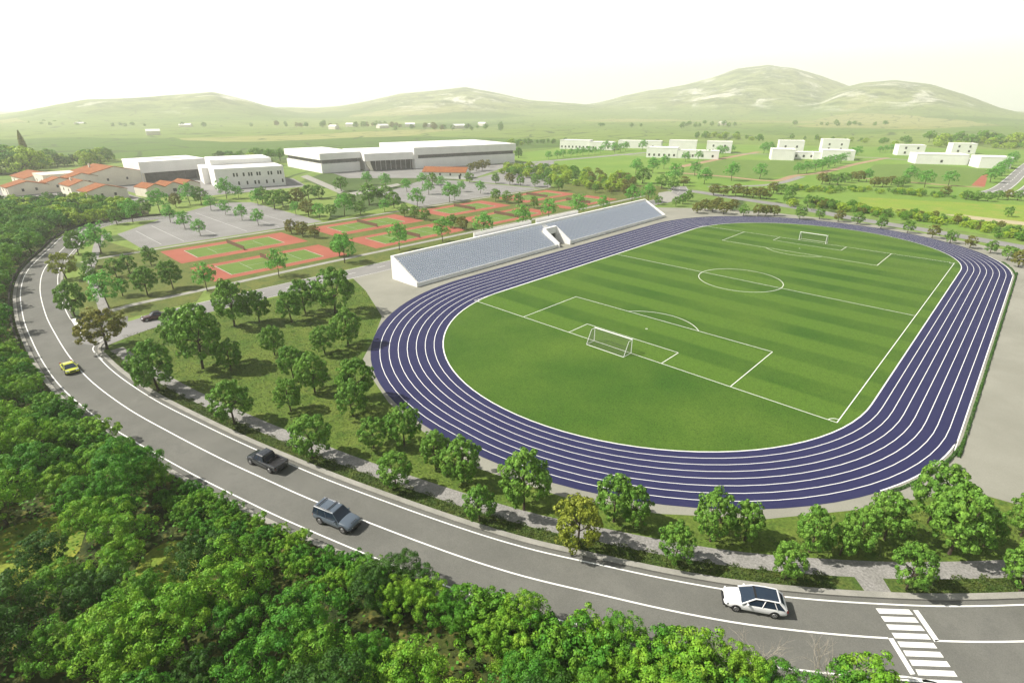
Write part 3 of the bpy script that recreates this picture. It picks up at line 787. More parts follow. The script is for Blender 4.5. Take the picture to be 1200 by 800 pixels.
# big white hall with deep overhanging roof
x, y = G(168.5, 215); t = empty('sports_hall', (x,y,0), H90+.03)
tag(t, 'square white sports hall with overhanging upper storey behind the village houses', 'hall')
bxp('wall', M['white'], t, .3,32.7,4,29,0,5.0); bxp('upper_storey', M['white'], t, 0,33,0,29.5,5.003,10.6,bevel=.1)
bxp('side_wall', M['white'], t, -.02,.29,0.01,29,0,5.0); bxp('glazed_front', M['facade_grey'], t, .31,32.6,3.7,3.99,0,5.0)
bxp('door', M['dark_glass'], t, 22,27.5,3.6,3.69,0,3.8); bxp('skylight', M['stand_conc'], t, 8,26,12,15,10.603,11)
# white school with windows
x, y = G(255.5, 222.7); t = empty('white_school', (x,y,0), math.atan2(30,6.8))
tag(t, 'white two storey school with small dark windows beside the car park', 'school')
bxp('wall', M['white'], t, 0,31.5,0,26,0,9.6,bevel=.1); bxp('upper_block', M['white'], t, 1,30,20,44,0,12.2,bevel=.1)
bxp('side_wing', M['white'], t, -3,6,26.003,46,0,8.2)
for z0, xs in ((5.6,[8.2,9.6,12.6,15,16.2,18.8,20,24,25.4,28.6,29.8]),(1.6,[9.8,13.6,17.2,18.9,22.6,25.9,30.2])): window_row(t, 0, xs, z0, z0+1.7, .75)
# hall with the continuous dark strip
x, y = G(378, 203.5); t = empty('exhibition_hall', (x,y,0), H90-.08)
tag(t, 'white exhibition hall with dark window band, left of the glazed entrance', 'hall')
bxp('wall', M['white'], t, 0,25,0,55,0,5.4,bevel=.1); bxp('window_band', M['facade_grey'], t, .8,24,.8,54,5.403,7.6); bxp('roof_slab', M['white'], t, -.6,26,-.6,56,7.603,11.4,bevel=.1)
x, y = G(430.5, 201); t = empty('entrance_hall', (x,y,0), H90-.28)
tag(t, 'white entrance hall with wide grey glazed front under a deep canopy', 'hall')
bxp('wall', M['white'], t, .5,31.5,4.6,50,0,6.0); bxp('glazed_front', M['facade_grey'], t, 2.5,31.0,4.2,4.59,0,6.0)
bxp('canopy', M['white'], t, -1,34,0,52,6.003,10.4,bevel=.1)
for k in range(9): bxp('mullion', M['stand_conc'], t, 3.5+k*3.3,3.7+k*3.3,4.0,4.19,0,6.0)
mb = MB(); mb.prism([(2.4,0),(4.2,0),(2.2,6),(-.4,6)],'y',.4,4.1); mb.build('side_fin', M['cream'], t)
x, y = G(487, 198); t = empty('long_hall', (x,y,0), H90-.23)
tag(t, 'longest white hall with a dark window band, right of the entrance hall', 'hall')
bxp('wall', M['white'], t, 0,77,0,60,0,6.2,bevel=.1); bxp('window_band', M['facade_grey'], t, 1,76.4,1,58,6.203,8.4); bxp('roof_slab', M['white'], t, -.6,77.6,-.6,61,8.403,13.0,bevel=.1)
x, y = G(497.5, 208.5); t = house(*G(546,210), math.atan2(13,20), 25, 9, 3.4, 2.3, 'long low white building with brown tiled roof in front of the long hall', win=4, wallmat='white')
# schools far off: blocks given by their near left corner, breadth in the view, depth and height
def school(label, blocks):
    x0, y0 = G(*blocks[0][0]); A = .42; t = empty('distant_school', (x0,y0,0), A)
    tag(t, label, 'school', 'white school buildings beyond the fields')
    ca, sa = math.cos(-A), math.sin(-A)
    for bi, ((px,py), wpx, D, h, nw) in enumerate(blocks):
        x, y = G(px,py); L = wpx*PJ(x,y)[2]/FPX/math.cos(.7627-A)*.96; dx, dy = x-x0, y-y0; lx, ly = dx*ca-dy*sa, dx*sa+dy*ca; e = .004*bi
        h *= .86
        bxp('wall', M['white'], t, lx,lx+L,ly,ly+D,0,h+e)
        r = MB()
        for q in ((lx-.1,lx+L+.1,ly-.1,ly+.3),(lx-.1,lx+L+.1,ly+D-.3,ly+D+.1),(lx-.1,lx+.3,ly+.31,ly+D-.31),(lx+L-.3,lx+L+.1,ly+.31,ly+D-.31)): r.box(*q, h+e+.005, h+e+.6)
        r.build('parapet', M['white'], t)
        for fl in range(2 if h > 7.5 else 1):
            window_row(t, ly, [lx+L*(k+.6)/(nw+.2) for k in range(nw)], 1.3+fl*3.7, 3.+fl*3.7, 1.4)
    return t
school('white school left of the others, with two rows of windows', [((656,174.5),34,16,8.6,8),((690,175.5),27,14,7.4,3)])
school('plain white school block behind the small trees, second from left', [((724,173.5),48,13,7.4,3)])
school('stepped white school beside the brown lane, third from left', [((757,184.5),34,15,8.2,6),((783,178),30,13,10.6,0),((793,185.5),45,11,6.4,4),((827,179),27,13,10.2,2)])
t = school('white school with a dark doorway at centre right beyond the track', [((903,187.5),24,17,8.4,0),((911,180),26,13,11.6,2),((927,186),25,11,5.2,3),((952,187),10,9,5.6,0),((962,187.5),33,15,7.6,0),((962,177),27,13,11.,2)])
school('detached white school block with tall windows, right of centre', [((1051,182),26,13,8.8,2)])
school('lowest widest white school by the straight road on the right', [((1072,192),50,17,7.2,1),((1114,180),23,12,9.,2),((1123,192.5),23,8,3.4,3),((1146,197),30,16,7.6,0)])
# tiny farm houses on the plain
for i, (px, py, lab) in enumerate([(38,141,'pale farmhouse on the plain below the left hill'),(92,148,'white farmhouse on the plain above the village'),(172,158.5,'white shed alone on the green plain'),(210,150,'long white barn beside a hedge on the plain'),
        (385,152,'white farmhouse among the trees below the middle hill'),(405,149,'pale house among far trees left of the long hall'),(445,151,'white farm building above the entrance hall'),(475,149,'small pale house below the rocky hill'),
        (508,150,'white farmhouse above the long hall roof'),(533,151,'pale barn above the right end of the long hall'),(560,148,'white farm shed at the foot of the rocky hill'),(845,147,'white farmhouse at the foot of the highest hill')]):
    x, y = G(px, py); s = 1.+.4*random.random()
    t = empty('farmhouse', (x,y,0), random.uniform(0,3)); tag(t, lab, 'farmhouse', 'farmhouses on the far plain')
    mb = MB(); mb.prism([(0,0),(9*s,0),(9*s,5),(4.5*s,7.5),(0,5)],'x',0,16*s); mb.build('wall', M['cream'], t)
    mb = MB(); mb.prism([(-.4,4.9),(4.5*s,7.6),(9*s+.4,4.9),(9*s+.4,5.2),(4.5*s,7.9),(-.4,5.2)],'x',-.4,16*s+.4); mb.build('roof', M['stand_conc'], t)

# ------------------------------------------------------------------ CARS
def loft(mb, secs):
    n = len(secs[0]); k = len(secs); vs = [v for s in secs for v in s]
    mb.add(vs, [(i*n+j,i*n+(j+1)%n,(i+1)*n+(j+1)%n,(i+1)*n+j) for i in range(k-1) for j in range(n)]+[tuple(range(n)), tuple(range((k-1)*n,k*n))[::-1]])
def body_sec(x, w, z0, z1, zc):
    """one cross-section: sill, bulging flank, shoulder, gently domed top"""
    return [(x,-w*.90,z0),(x,-w*.99,z0+.16),(x,-w,(z0+z1)*.5+.06),(x,-w*.95,z1-.06),(x,-w*.82,z1),(x,0,zc),(x,w*.82,z1),(x,w*.95,z1-.06),(x,w,(z0+z1)*.5+.06),(x,w*.99,z0+.16),(x,w*.90,z0)]
def car(name, label, loc, rz, paint, L, W, body, cab, wheels, roofmat=None, extra=None, wr=.33, tail=True):
    t = empty(name, (*loc, Z3), rz); w = W/2
    mb = MB(); loft(mb, [body_sec(x, w*s, z0, z1, z1+c) for x, s, z0, z1, c in body]); b = mb.build('body', paint, t, smooth=True)
    b.modifiers.new('sub', 'SUBSURF').levels = 2; b.modifiers['sub'].render_levels = 2
    for m_ in b.data.edges: pass
    if cab:
        xb, xrb, xrf, xf, zb, zr, wb, wt = cab                       # base rear, roof rear, roof front, base front
        g = MB(); inset = .02
        P = lambda x, ww, z: [(x,-ww,z),(x,ww,z)]
        g.add(P(xb,wb,zb)+P(xrb,wt,zr)+P(xrf,wt,zr)+P(xf,wb,zb), [(0,1,3,2),(2,3,5,4),(4,5,7,6),(0,2,4,6),(1,7,5,3),(0,6,7,1)])
        g.build('windows', M['carglass'], t)
        r = MB(); th = .05
        r.add(P(xrb-.06,wt+.03,zr+.004)+P(xrf+.06,wt+.03,zr+.004)+P(xrb,wt-.06,zr+th)+P((xrb+xrf)/2,wt-.05,zr+th+.03)+P(xrf,wt-.06,zr+th),
              [(0,1,3,2),(4,6,7,5),(6,8,9,7),(0,4,5,1),(2,3,9,8),(0,2,8,6,4),(1,5,7,9,3)])
        r.build('roof', roofmat or paint, t)
        for s in (-1,1):
            for (xa,za,wa),(xc,zc,wc) in (((xb,zb,wb),(xrb,zr,wt)),((xf,zb,wb),(xrf,zr,wt)),((xb*.45+xf*.55-.05,zb,wb),(xrb*.45+xrf*.55,zr,wt)),((xb*.8+xf*.2,zb,wb),(xrb*.8+xrf*.2,zr,wt))):
                pl_ = MB(); pl_.tube((xa,s*(wa+.005),za-.02),(xc,s*(wc+.005),zc+.01),.035,.035,6); pl_.build('pillar', paint, t)
    for x in wheels:
        for s in (-1,1):
            y0 = s*(w-.2); y1 = s*(w+.015)
            o = MB(); o.tube((x,y0,wr),(x,y1,wr),wr,n=24); wo = o.build('wheel', M['tyre'], t, bevel=.02)
            o = MB(); o.tube((x,y1-s*.02,wr),(x,y1+s*.012,wr),wr*.66,wr*.60,n=20); ro = o.build('rim', M['rim'], wo)
            o = MB()
            for a in range(5):
                an = a*1.2566; o.tube((x+math.cos(an+.63)*wr*.40,y1+s*.008,wr+math.sin(an+.63)*wr*.40),(x+math.cos(an+.63)*wr*.40,y1+s*.018,wr+math.sin(an+.63)*wr*.40),wr*.13,n=8)
            o.build('rim_gap', M['dark_trim'], ro)
            o = MB(); pts = [(x+math.cos(q)*wr*1.16, max(.24,wr+math.sin(q)*wr*1.16)) for q in np.linspace(-.25,math.pi+.25,18)]
            o.prism(pts,'y',s*(w-.12),s*(w+.004)); o.build('wheel_arch', M['dark_trim'], t)
    xf = max(q[0] for q in body); xr = min(q[0] for q in body)
    fz = body[-1]; rzz = body[0]
    for s in (-1,1):
        o = MB(); o.add([(xf-.10,s*w*.42,.60),(xf-.30,s*w*.86,.60),(xf-.32,s*w*.86,.76),(xf-.16,s*w*.42,.74),(xf-.0,s*w*.45,.60),(xf-.18,s*w*.90,.60),(xf-.24,s*w*.90,.77),(xf-.08,s*w*.45,.745)],
            [(0,1,2,3),(4,5,6,7),(0,1,5,4),(1,2,6,5),(2,3,7,6),(3,0,4,7)]); o.build('headlight', M['lamp'], t)
        o = MB(); o.box(xr-.01,xr+.14,min(s*w*.62,s*w*.88),max(s*w*.62,s*w*.88),.68,.86); o.build('tail_light', M['tail'], t, bevel=.02)
        if cab:
            mx = cab[3]-.42; o = MB(); o.box(mx-.08,mx+.08,min(s*(cab[6]+.02),s*(cab[6]+.24)),max(s*(cab[6]+.02),s*(cab[6]+.24)),cab[4]+.05,cab[4]+.2); o.build('mirror', paint, t, bevel=.04)
    o = MB(); o.box(xf-.16,xf+.01,-w*.40,w*.40,.46,.66); o.build('grille', M['dark_trim'], t, bevel=.02)
    o = MB(); o.box(xf-.14,xf+.02,-w*.72,w*.72,.24,.36); o.build('bumper', M['dark_trim'], t, bevel=.03)
    o = MB(); o.box(xr-.02,xr+.14,-w*.72,w*.72,.26,.40); o.build('rear_bumper', M['dark_trim'], t, bevel=.03)
    if extra: extra(t, w)
    tag(t, label, 'car'); return t
def heading(a, b): return math.atan2(b[1]-a[1], b[0]-a[0])
P_WHITE = flat('paint_white', (.82,.82,.82), .25, coat=1.); P_DARK = flat('paint_dark_grey', (.022,.026,.032), .25, coat=1.)
P_SUV = flat('paint_blue_grey', (.085,.11,.14), .25, coat=1.); P_YEL = flat('paint_yellow', (.52,.56,.03), .3, coat=1.); P_RED = flat('paint_maroon', (.07,.022,.024), .25, coat=1.)
# white estate with a glass roof
def estate(t, w):
    for s in (-1,1):
        o = MB()
        for p, q in (((1.12,.88,.92),(.10,.68,1.49)),((.10,.68,1.49),(-.8,.68,1.53)),((-.8,.68,1.53),(-1.64,.66,1.49)),((-1.64,.66,1.49),(-2.24,.80,.98))):
            o.tube((p[0],s*p[1],p[2]),(q[0],s*q[1],q[2]),.055,.055,6)
        o.build('roof_rail', P_WHITE, t)
    o = MB(); o.prism([(-1.50,1.50),(-1.72,1.49),(-2.30,.98),(-2.24,.90),(-1.66,1.42)],'y',-.66,.66); tg = o.build('tailgate', P_WHITE, t, bevel=.02)
    o = MB(); o.prism([(-1.80,1.44),(-2.10,1.17),(-2.09,1.15),(-1.79,1.40)],'y',-.52,.52); o.build('rear_window', M['carglass'], tg)
    bxp('roof_bar', M['dark_trim'], t, -.02,.14,-.6,.6,1.47,1.515)
a, b_ = G(906,724), G(862,716); rz = heading(a, b_); mid = ((a[0]+b_[0])/2, (a[1]+b_[1])/2); off = (math.sin(rz)*-.85, math.cos(rz)*.85)
off = (math.sin(rz)*.85, -math.cos(rz)*.85)
car('white_estate_car', 'white estate car with dark glass roof driving toward the bend', (mid[0]+off[0], mid[1]+off[1]), rz, P_WHITE, 4.8, 1.85,
    [(-2.38,.80,.34,.74,.0),(-2.30,.93,.26,.92,.01),(-1.6,1.,.2,.98,.02),(0,1.,.2,.95,.02),(.75,1.,.2,.93,.03),(1.6,.97,.2,.88,.06),(2.1,.88,.26,.78,.04),(2.36,.66,.32,.60,.0)],
    (-2.20,-1.62,.10,1.08,.92,1.46,.86,.66), (-1.42,1.42), roofmat=M['carglass'],
    extra=estate)
# pickup, load bed open
def pick(t, w):
    for s in (-1,1): bxp('bed_side', P_DARK, t, -2.55,-.62,s*(w-.06)-.07,s*(w-.06)+.07,.80,1.12, bevel=.03)
    bxp('tailgate', P_DARK, t, -2.62,-2.52,-w+.13,w-.13,.55,1.12, bevel=.02); bxp('bed_floor', M['dark_trim'], t, -2.5,-.65,-w+.14,w-.14,.81,.85)
    for s in (-1,1): o = MB(); o.tube((-.72,s*.7,.9),(-.72,s*.62,1.62),.035); o.build('roll_bar', M['dark_trim'], t)
    o = MB(); o.tube((-.72,-.62,1.62),(-.72,.62,1.62),.035); o.build('roll_bar', M['dark_trim'], t)
a, b_ = G(318,554.7), G(294,544); rz = heading(a, b_); mid = ((a[0]+b_[0])/2, (a[1]+b_[1])/2)
off = (math.sin(rz)*.85, -math.cos(rz)*.85)
tp = car('pickup_truck', 'dark grey pickup truck with an open load bed near the kerb', (mid[0]+off[0], mid[1]+off[1]), rz, P_DARK, 5.2, 1.85,
    [(-2.55,.86,.40,.74,.0),(-2.50,.95,.34,.80,.0),(-1.4,1.,.3,.80,.0),(-.6,1.,.28,.82,.0),(-.5,1.,.28,1.02,.02),(.7,1.,.28,1.02,.03),(1.3,.98,.28,1.0,.05),(2.2,.94,.34,.94,.04),(2.5,.86,.40,.74,.0)],
    (-.58,-.42,.55,1.25,1.0,1.66,.84,.66), (-1.55,1.6), extra=pick, wr=.38)
tp['category'] = 'pickup truck'
# SUV
def suvx(t, w):
    for s in (-1,1):
        bxp('roof_rail', M['rim'], t, -2.1,-.1,s*.66-.025,s*.66+.025,1.82,1.90)
    for x in (-1.7,-.45): bxp('crossbar', M['dark_trim'], t, x-.04,x+.04,-.66,.66,1.90,1.94)
    bxp('spare_wheel_cover', M['dark_trim'], t, -2.44,-2.36,-.36,.36,.70,1.20, bevel=.03)
    for y in (-.3,-.1,.1,.3): bxp('bonnet_vent', M['dark_trim'], t, 2.02,2.14,y-.05,y+.05,1.035,1.06)
a, b_ = G(376,614), G(402,624.8); rz = heading(a, b_); mid = ((a[0]+b_[0])/2, (a[1]+b_[1])/2)
off = (-math.sin(rz)*.88, math.cos(rz)*.88)
ts = car('off_road_car', 'blue grey off road car with roof rails on the outer lane', (mid[0]+off[0], mid[1]+off[1]), rz, P_SUV, 4.8, 1.9,
    [(-2.36,.90,.42,.9,.0),(-2.32,.96,.34,1.06,.01),(-1.4,1.,.3,1.08,.02),(.5,1.,.3,1.06,.02),(1.0,1.,.3,1.06,.04),(2.05,.95,.34,1.0,.04),(2.3,.90,.42,.8,.0)],
    (-2.30,-2.1,.2,.98,1.02,1.76,.87,.70), (-1.4,1.42), extra=suvx, wr=.40)
ts['category'] = 'off-road car'
# yellow sports car
a, b_ = G(72.5,437), G(89,440.5); 
c0 = G(83,434); i0 = int(np.argmin(np.hypot(cen[:,0]-c0[0], cen[:,1]-c0[1]))); d_ = cen[i0+1]-cen[i0-1]; rz = math.atan2(d_[1], d_[0])
car('yellow_sports_car', 'low yellow sports car beside the left roadside trees', (c0[0], c0[1]), rz, P_YEL, 4.4, 1.85,
    [(-2.15,.86,.3,.62,.0),(-2.1,.96,.22,.80,.01),(-1.3,1.,.17,.86,.02),(0,.97,.17,.80,.02),(.9,1.,.17,.76,.03),(1.7,.96,.17,.66,.04),(2.1,.84,.22,.50,.0)],
    (-1.55,-.55,.25,1.15,.76,1.16,.80,.58), (-1.3,1.33))
# maroon convertible with a dark hood on the side road
c0 = G(182,373.5); rz = -math.pi/2-.12
car('maroon_convertible', 'dark maroon convertible on the pale side road near the junction', (c0[0], c0[1]), rz, P_RED, 4.5, 1.8,
    [(-2.2,.86,.32,.72,.0),(-2.14,.95,.24,.88,.01),(-1.3,1.,.2,.92,.02),(.4,1.,.2,.90,.02),(1.0,.99,.2,.88,.04),(1.9,.95,.22,.80,.04),(2.2,.86,.3,.6,.0)],
    (-1.35,-.75,.1,.75,.86,1.34,.78,.60), (-1.35,1.38), roofmat=M['dark_trim'])

# ------------------------------------------------------------------ TREES IN THE LAWNS BY THE ROAD, each placed
T = tree
K = 'trees on the lawn between road and track'
T('O',126,409,361,'large olive brown tree on the corner of the road junction',wide=1.1)
T('R',186,458,401,'dark green tree on the kerb strip, first one right of the junction corner tree')
T('R',275,497,447,'round green tree on the kerb strip above the pickup truck')
T('R',367,537,487,'round green tree shading the footpath right of the pickup truck')
T('R',464,572,530,'round green tree on the kerb strip above the blue grey car')
T('R',562,611,571,'small green tree on the kerb strip, left of the yellow green tree')
T('R',614,597,529,'tall full green tree between track apron and footpath, left of the yellow green tree')
T('Y',676,643,585,'yellow green tree on the kerb strip below the track')
T('R',719,611,556,'left tree of the touching pair right of the yellow green tree')
T('R',743,617,568,'right tree of the touching pair right of the yellow green tree')
T('R',790,660,612,'small green tree on the kerb strip, right of the yellow green tree')
T('R',832,634,573,'bigger tree of the clump above the white estate car, left side')
T('R',872,633,587,'smaller tree of the clump above the white estate car, right side')
T('R',920,678,632,'low green tree on the kerb strip just above the white estate car')
T('R',948,647,593,'green tree beyond the footpath, right of the white estate car')
T('R',984,650,611,'low front tree of the group of three above the crossing')
T('R',1003,646,594,'middle tree of the group of three above the crossing')
T('R',1036,632,575,'tallest rear tree of the group of three above the crossing')
T('R',1088,612,541,'large tree whose crown overlaps the lower right corner of the track')
T('R',1112,649,566,'tallest tree in the dense clump near the right edge',wide=.95)
T('R',1152,640,601,'small tree at the right of the dense clump near the right edge')
T('R',1196,628,575,'tree cut by the right edge of the photo beyond the footpath')
T('R',1062,690,637,'tree on the kerb strip right of the footpath spur')
T('R',1194,692,637,'tree on the kerb strip cut by the right edge of the photo')
T('R',474,522,474,'large tree left of the track bend beside the apron')
T('R',438,525,490,'small tree left of the large tree by the track bend')
T('R',511,549,506,'half hidden tree behind the kerb tree, near the track bend')
T('R',542,565,515,'broad tree overlapping the lower left of the track bend')
T('R',414,488,450,'front tree of the pair at the left end of the track bend')
T('R',420,470,420,'rear tree of the pair at the left end of the track bend')
T('R',369,459,413,'tree in the middle of the lawn, nearest the left end of the track')
T('R',341,482,444,'small tree in the middle of the lawn above the footpath')
T('R',344,443,406,'tree in mid lawn touching its right neighbour')
T('R',322,416,382,'low wide tree standing alone in mid lawn')
T('R',271,434,399,'low tree at the foot of the big lawn clump')
T('R',238,432,358,'largest tree of the big lawn clump beside the side road',wide=.95)
T('R',213,410,362,'left tree of the big lawn clump next to the maroon car')
T('R',275,382,329,'tall tree at the top of the big lawn clump beside the side road')
T('R',304,377,341,'smaller tree right of the big lawn clump beside the side road')
T('R',342,378,341,'left tree of the close pair on the lawn below the side road')
T('R',358,367,328,'right tree of the close pair on the lawn below the side road')
T('R',393,367,313,'tall tree on the lawn corner between side road and apron')
T('R',408,404,363,'tree at the lawn edge left of the track, below the corner tree')
T('R',381,415,381,'tree at the lawn edge left of the track, furthest from the apron')
# park between side road and car park
T('R',92,298,270,'dark tree at the inside of the road bend next to the feathery tree')
T('A',119,297,259,'big bright feathery tree at the inside of the road bend',wide=1.1)
T('Y',78,327,296,'golden green tree at the inner kerb of the road bend')
T('r',107.5,313,295,'small dark tree right of the bend footpath, upper one')
T('r',107,333,311,'small dark tree right of the bend footpath, lower one')
T('R',88,371,330,'dark tree at the inner kerb above the junction')
T('A',128,361,318,'bright green feathery tree above the junction corner tree',wide=1.1)
T('r',137,325,303,'small round tree on the park lawn, lower left of the row of three')
T('r',152,320,298,'small round tree on the park lawn, middle of the row of three')
T('r',177.5,311,289,'small round tree on the park lawn, top right beside the red court')
T('r',144,347,325,'small dark tree beside the bright feathery tree on the park lawn')
T('R',173,345,312,'round tree near the tennis walk, left of two')
T('R',203,338,305,'round tree near the tennis walk, right of two')
T('A',243,341,307,'feathery tree at the left end of the front red court')
T('A',327,324,291,'feathery tree in front of the net of the first front court')
T('A',404,308,273,'feathery tree between the first two front courts')
T('R',398,300,276,'dark tree behind the feathery tree between the first two front courts')
row('A',[(468,293,261),(519,284,255),(567,277,248),(612,268,240),(643,258,232),(677,253,227),(706,248,229)],'light green feathery tree','between the courts and the grandstand','feathery trees behind the grandstand',1.05)
row('A',[(740,240,216),(759,237,214)],'light green feathery tree','past the right end of the tennis courts','feathery trees past the tennis courts')
row('A',[(156,261,233),(188,250,222),(223,240,214),(247.5,246.5,228),(264.7,252,234),(284,258,239),(303,264,244),(266,233,207),(280,233,218),(302.5,240,221)],'light green feathery tree','around the car park edge','feathery trees around the first car park',1.05)
row('A',[(200,261,240),(217,268,247),(235,276,256)],'light green feathery tree','on the island in the car park','feathery trees on the car park island',1.05)
row('r',[(137.5,263,245),(170,252,233),(206.5,243,226,'O'),(236,239,220)],'dark small tree','between the workshop and the car park','dark trees by the workshop')
row('r',[(308,238,219),(322,245,222),(332,242,222),(349,241,220,'O'),(347,252,236,'A'),(362,254,234,'O'),(362,233,216),(374,233,217),(388,254,239),(375,257,238,'A'),(400,224,207)],'small tree','on the grass right of the car park','trees right of the first car park',1.1)
row('O',[(342,274,257),(355,277,259),(369,279,263)],'olive brown tree','in the group of three between the red courts','olive trees between the first two courts')
row('r',[(404,253,227,'A'),(410,244,226),(422.5,251,235),(433,240,215),(452,238,217),(451,248,233,'A'),(462,244,225),(489,243,220,'A')],'green tree','on the grass above the second court','trees above the second court',1.1)
row('A',[(430,217,200),(452,220,203),(477,225,209),(495,217,202),(507,217,203,'r'),(502.5,228,211),(517,220,206),(527,237,213),(533,235,216),(540,225,211),(563,227,212),(550,214,202,'r')],'feathery tree','in the far car park before the halls','trees in the far car park',1.1)
row('r',[(474,254,239),(486,256,241),(498,258,244)],'dark round tree','in the trio between second and third court','dark trees beside the third court')
row('r',[(530,267,251),(542,269,253,'O')],'dark round tree','below the third court','dark trees below the third court')
row('r',[(581,236,221),(594,238,224),(608,241,226),(626,244,230)],'dark round tree','in the row beside the third and fourth courts','dark trees between courts three and four')
row('r',[(581,215,203),(597.5,216.5,202,'O'),(610,217.5,205),(627,219,205),(642,220,207),(655,223.5,210)],'dark round tree','in the row along the edge of the thicket','dark trees along the thicket edge')
row('O',[(551,203,191),(558,201,189),(565,200,187),(572,196,187)],'olive bush tree','below the corner of the long hall','olive trees by the long hall')
# thicket behind the courts
th = []
for i in range(400):
    px, py = random.uniform(588,742), random.uniform(194,231)
    lo = np.interp(px, [588,600,640,690,742], [199,196,198,203,212]); hi = np.interp(px, [588,620,660,700,742], [206,210,217,227,231])
    if lo < py < hi:
        x, y = G(px, py)
        if all((x-a)**2+(y-b)**2 > 4.6**2 for a, b in th):
            th.append((x, y)); k = random.choice('LLrL' if px < 690 else 'OrOL')
            plant(k, x, y, random.uniform(3.2,5.2), {'L':'lime green bushy tree in the thicket between courts and fields','r':'dark green tree in the thicket between courts and fields','O':'olive brown tree in the thicket between courts and fields'}[k], 'thicket between courts and fields')
row('A',[(643,187,177),(653,186,176),(660,184.5,174),(669,184,174),(676,183,173),(683,182.5,172),(690,182,171),(697,181,172),(704,180,171),(710,177,165),(720,179,167),(727,178,168)],'small light green tree','lining the lane to the white schools','small trees along the school lane',1.2)
row('A',[(745,204,185),(765,203,184),(753,215,195,'r'),(790,214,191),(778,198,182),(775,221,205,'r'),(788,223,207,'r'),(801,218,206,'O'),(814,206,189),(825,216,196),(857,212,190),(890,210,191)],'light green tree','behind the far end of the stand','trees behind the end of the stand',1.15)
row('A',[(753,176,163),(733,177,166),(803,190,177),(818,188,176),(829,186,175),(842,184,170),(850,180,171),(858,178,170),(895,180,166),(902,178,166)],'small light green tree','in front of the white schools','small trees before the white schools',1.2)
row('O',[(836,229,216),(848,230,217),(862,230,215),(871,231,218),(882,232,219),(891,233,219),(898,233.5,221),(906,227,213),(915,228,215,'r'),(925,232,217,'r')],'olive brown bush tree','along the far side of the north road','olive trees beyond the north road',1.15)
row('O',[(792,242,230,'r'),(800,239,227,'r'),(806,236,223,'r'),(771,240,229,'r')],'dark round tree','by the pale pavement behind the stand','dark trees by the pale pavement')
row('O',[(817,250,237),(826,247,233),(835,249,234),(841,244,231),(848,251,236),(858,247,233),(871,253,240,'r'),(888,253,239),(897,253,240),(907,253,240)],'olive brown bush tree','along the top of the running track','olive trees at the top of the track',1.15)
row('r',[(937,257,241),(960,257,244),(982,260,246,'O'),(1004,263,248),(1032,268,253),(1063,273,258),(1092,279,263,'O'),(1113,285,270),(1136,291,276,'O'),(1160,297,282),(1180,305,288),(1193,313,293,'O')],'small round tree','in the row around the far right of the track','trees around the far right of the track')
row('r',[(922,239,226),(946,242,228)],'small dark tree','on the grass beyond the north road','dark trees beyond the north road')
row('A',[(935,204,190),(945,203,188),(955,201,187),(963,200,184),(970,197,182),(978,195,181),(985,192,179),(992,188,176),(998,186,173),(1005,182,171)],'bright green tree','before the school with dark doorway','bright trees before the doorway school',1.25)
row('A',[(1015,213,197),(1065,215,194),(1083,220,199),(1111,218,200)],'bright green tree','on the near edge of the school pitch','single trees on the school pitch',1.15)
row('A',[(1160,214,196),(1165,210,194),(1170,206,190),(1174,202,187),(1178,198,183),(1182,194,179),(1186,190,177)],'bright green tree','lining the straight road on the right','bright trees along the straight road',1.2)
row('A',[(1031,179,171),(1037,178.5,170),(1044,178,169),(1048,177,169)],'small green tree','left of the detached school block','small trees left of the detached block',1.2)
row('O',[(963,216,202),(972,216,203,'r'),(981,217,203,'r'),(990,214,202,'r'),(998,212,201),(1006,213,200),(1024,219,207),(1034,219,207,'O'),(1044,217,206,'O'),(1052,219,207,'r'),(1058,218,207,'r')],'dark brownish bush tree','between the school fields and the meadow','dark bush trees by the school fields',1.2)
row('r',[(1132,234,223),(1144,235,224),(1157,236,225),(1169,234,223),(1181,234,222,'O'),(1192,235,223),(1107,230,218,'O')],'dark round tree','along the far side of the yellow meadow','dark trees beyond the meadow',1.2)
row('r',[(1181,254,242)],'small dark tree','standing alone in the yellow meadow','lone meadow tree')
# hedgerows
def scatter(line, spread, n, kinds, h0, h1, gap, labels, group):
    pts = spline(GP(line), 1.); got = []
    for i in range(n*30):
        if len(got) >= n: break
        p = pts[random.randrange(len(pts))]; x, y = p[0]+random.gauss(0,spread), p[1]+random.gauss(0,spread)
        if all((x-a)**2+(y-b)**2 > gap**2 for a, b in got):
            got.append((x, y)); k = random.choice(kinds); plant(k, x, y, random.uniform(h0,h1), labels[k], group)
hl = lambda where: {'L':'yellow green bush '+where, 'r':'dark green bush tree '+where, 'O':'olive brown bush tree '+where, 'f':'leafy tree '+where, 'Y':'golden yellow tree '+where}
scatter([(958,241),(1000,249),(1050,254),(1100,259),(1130,264),(1165,273),(1210,284)], 2.8, 88, 'LLrLLO', 1.6, 3.0, 1.6, hl('in the hedge between north road and meadow'), 'hedge between north road and meadow')
scatter([(930,222),(965,225),(1010,224),(1060,228),(1100,230),(1130,233)], 3., 64, 'LrLr', 1.5, 2.8, 2., hl('in the hedge on the far side of the meadow'), 'hedge on the far side of the meadow')
scatter([(955,240),(975,244),(1005,248)], 4.5, 22, 'LrOL', 2., 3.8, 2.2, hl('in the clump beside the north road'), 'clump beside the north road')
scatter([(1095,168),(1130,169),(1170,169),(1215,171)], 12., 30, 'LfL', 8, 14, 8, hl('in the wood at the right above the schools'), 'wood above the schools')
scatter([(1060,173),(1095,172),(1150,173),(1200,175)], 5., 18, 'LrL', 4, 7, 6, hl('in the strip below the wood at the right'), 'strip below the right wood')
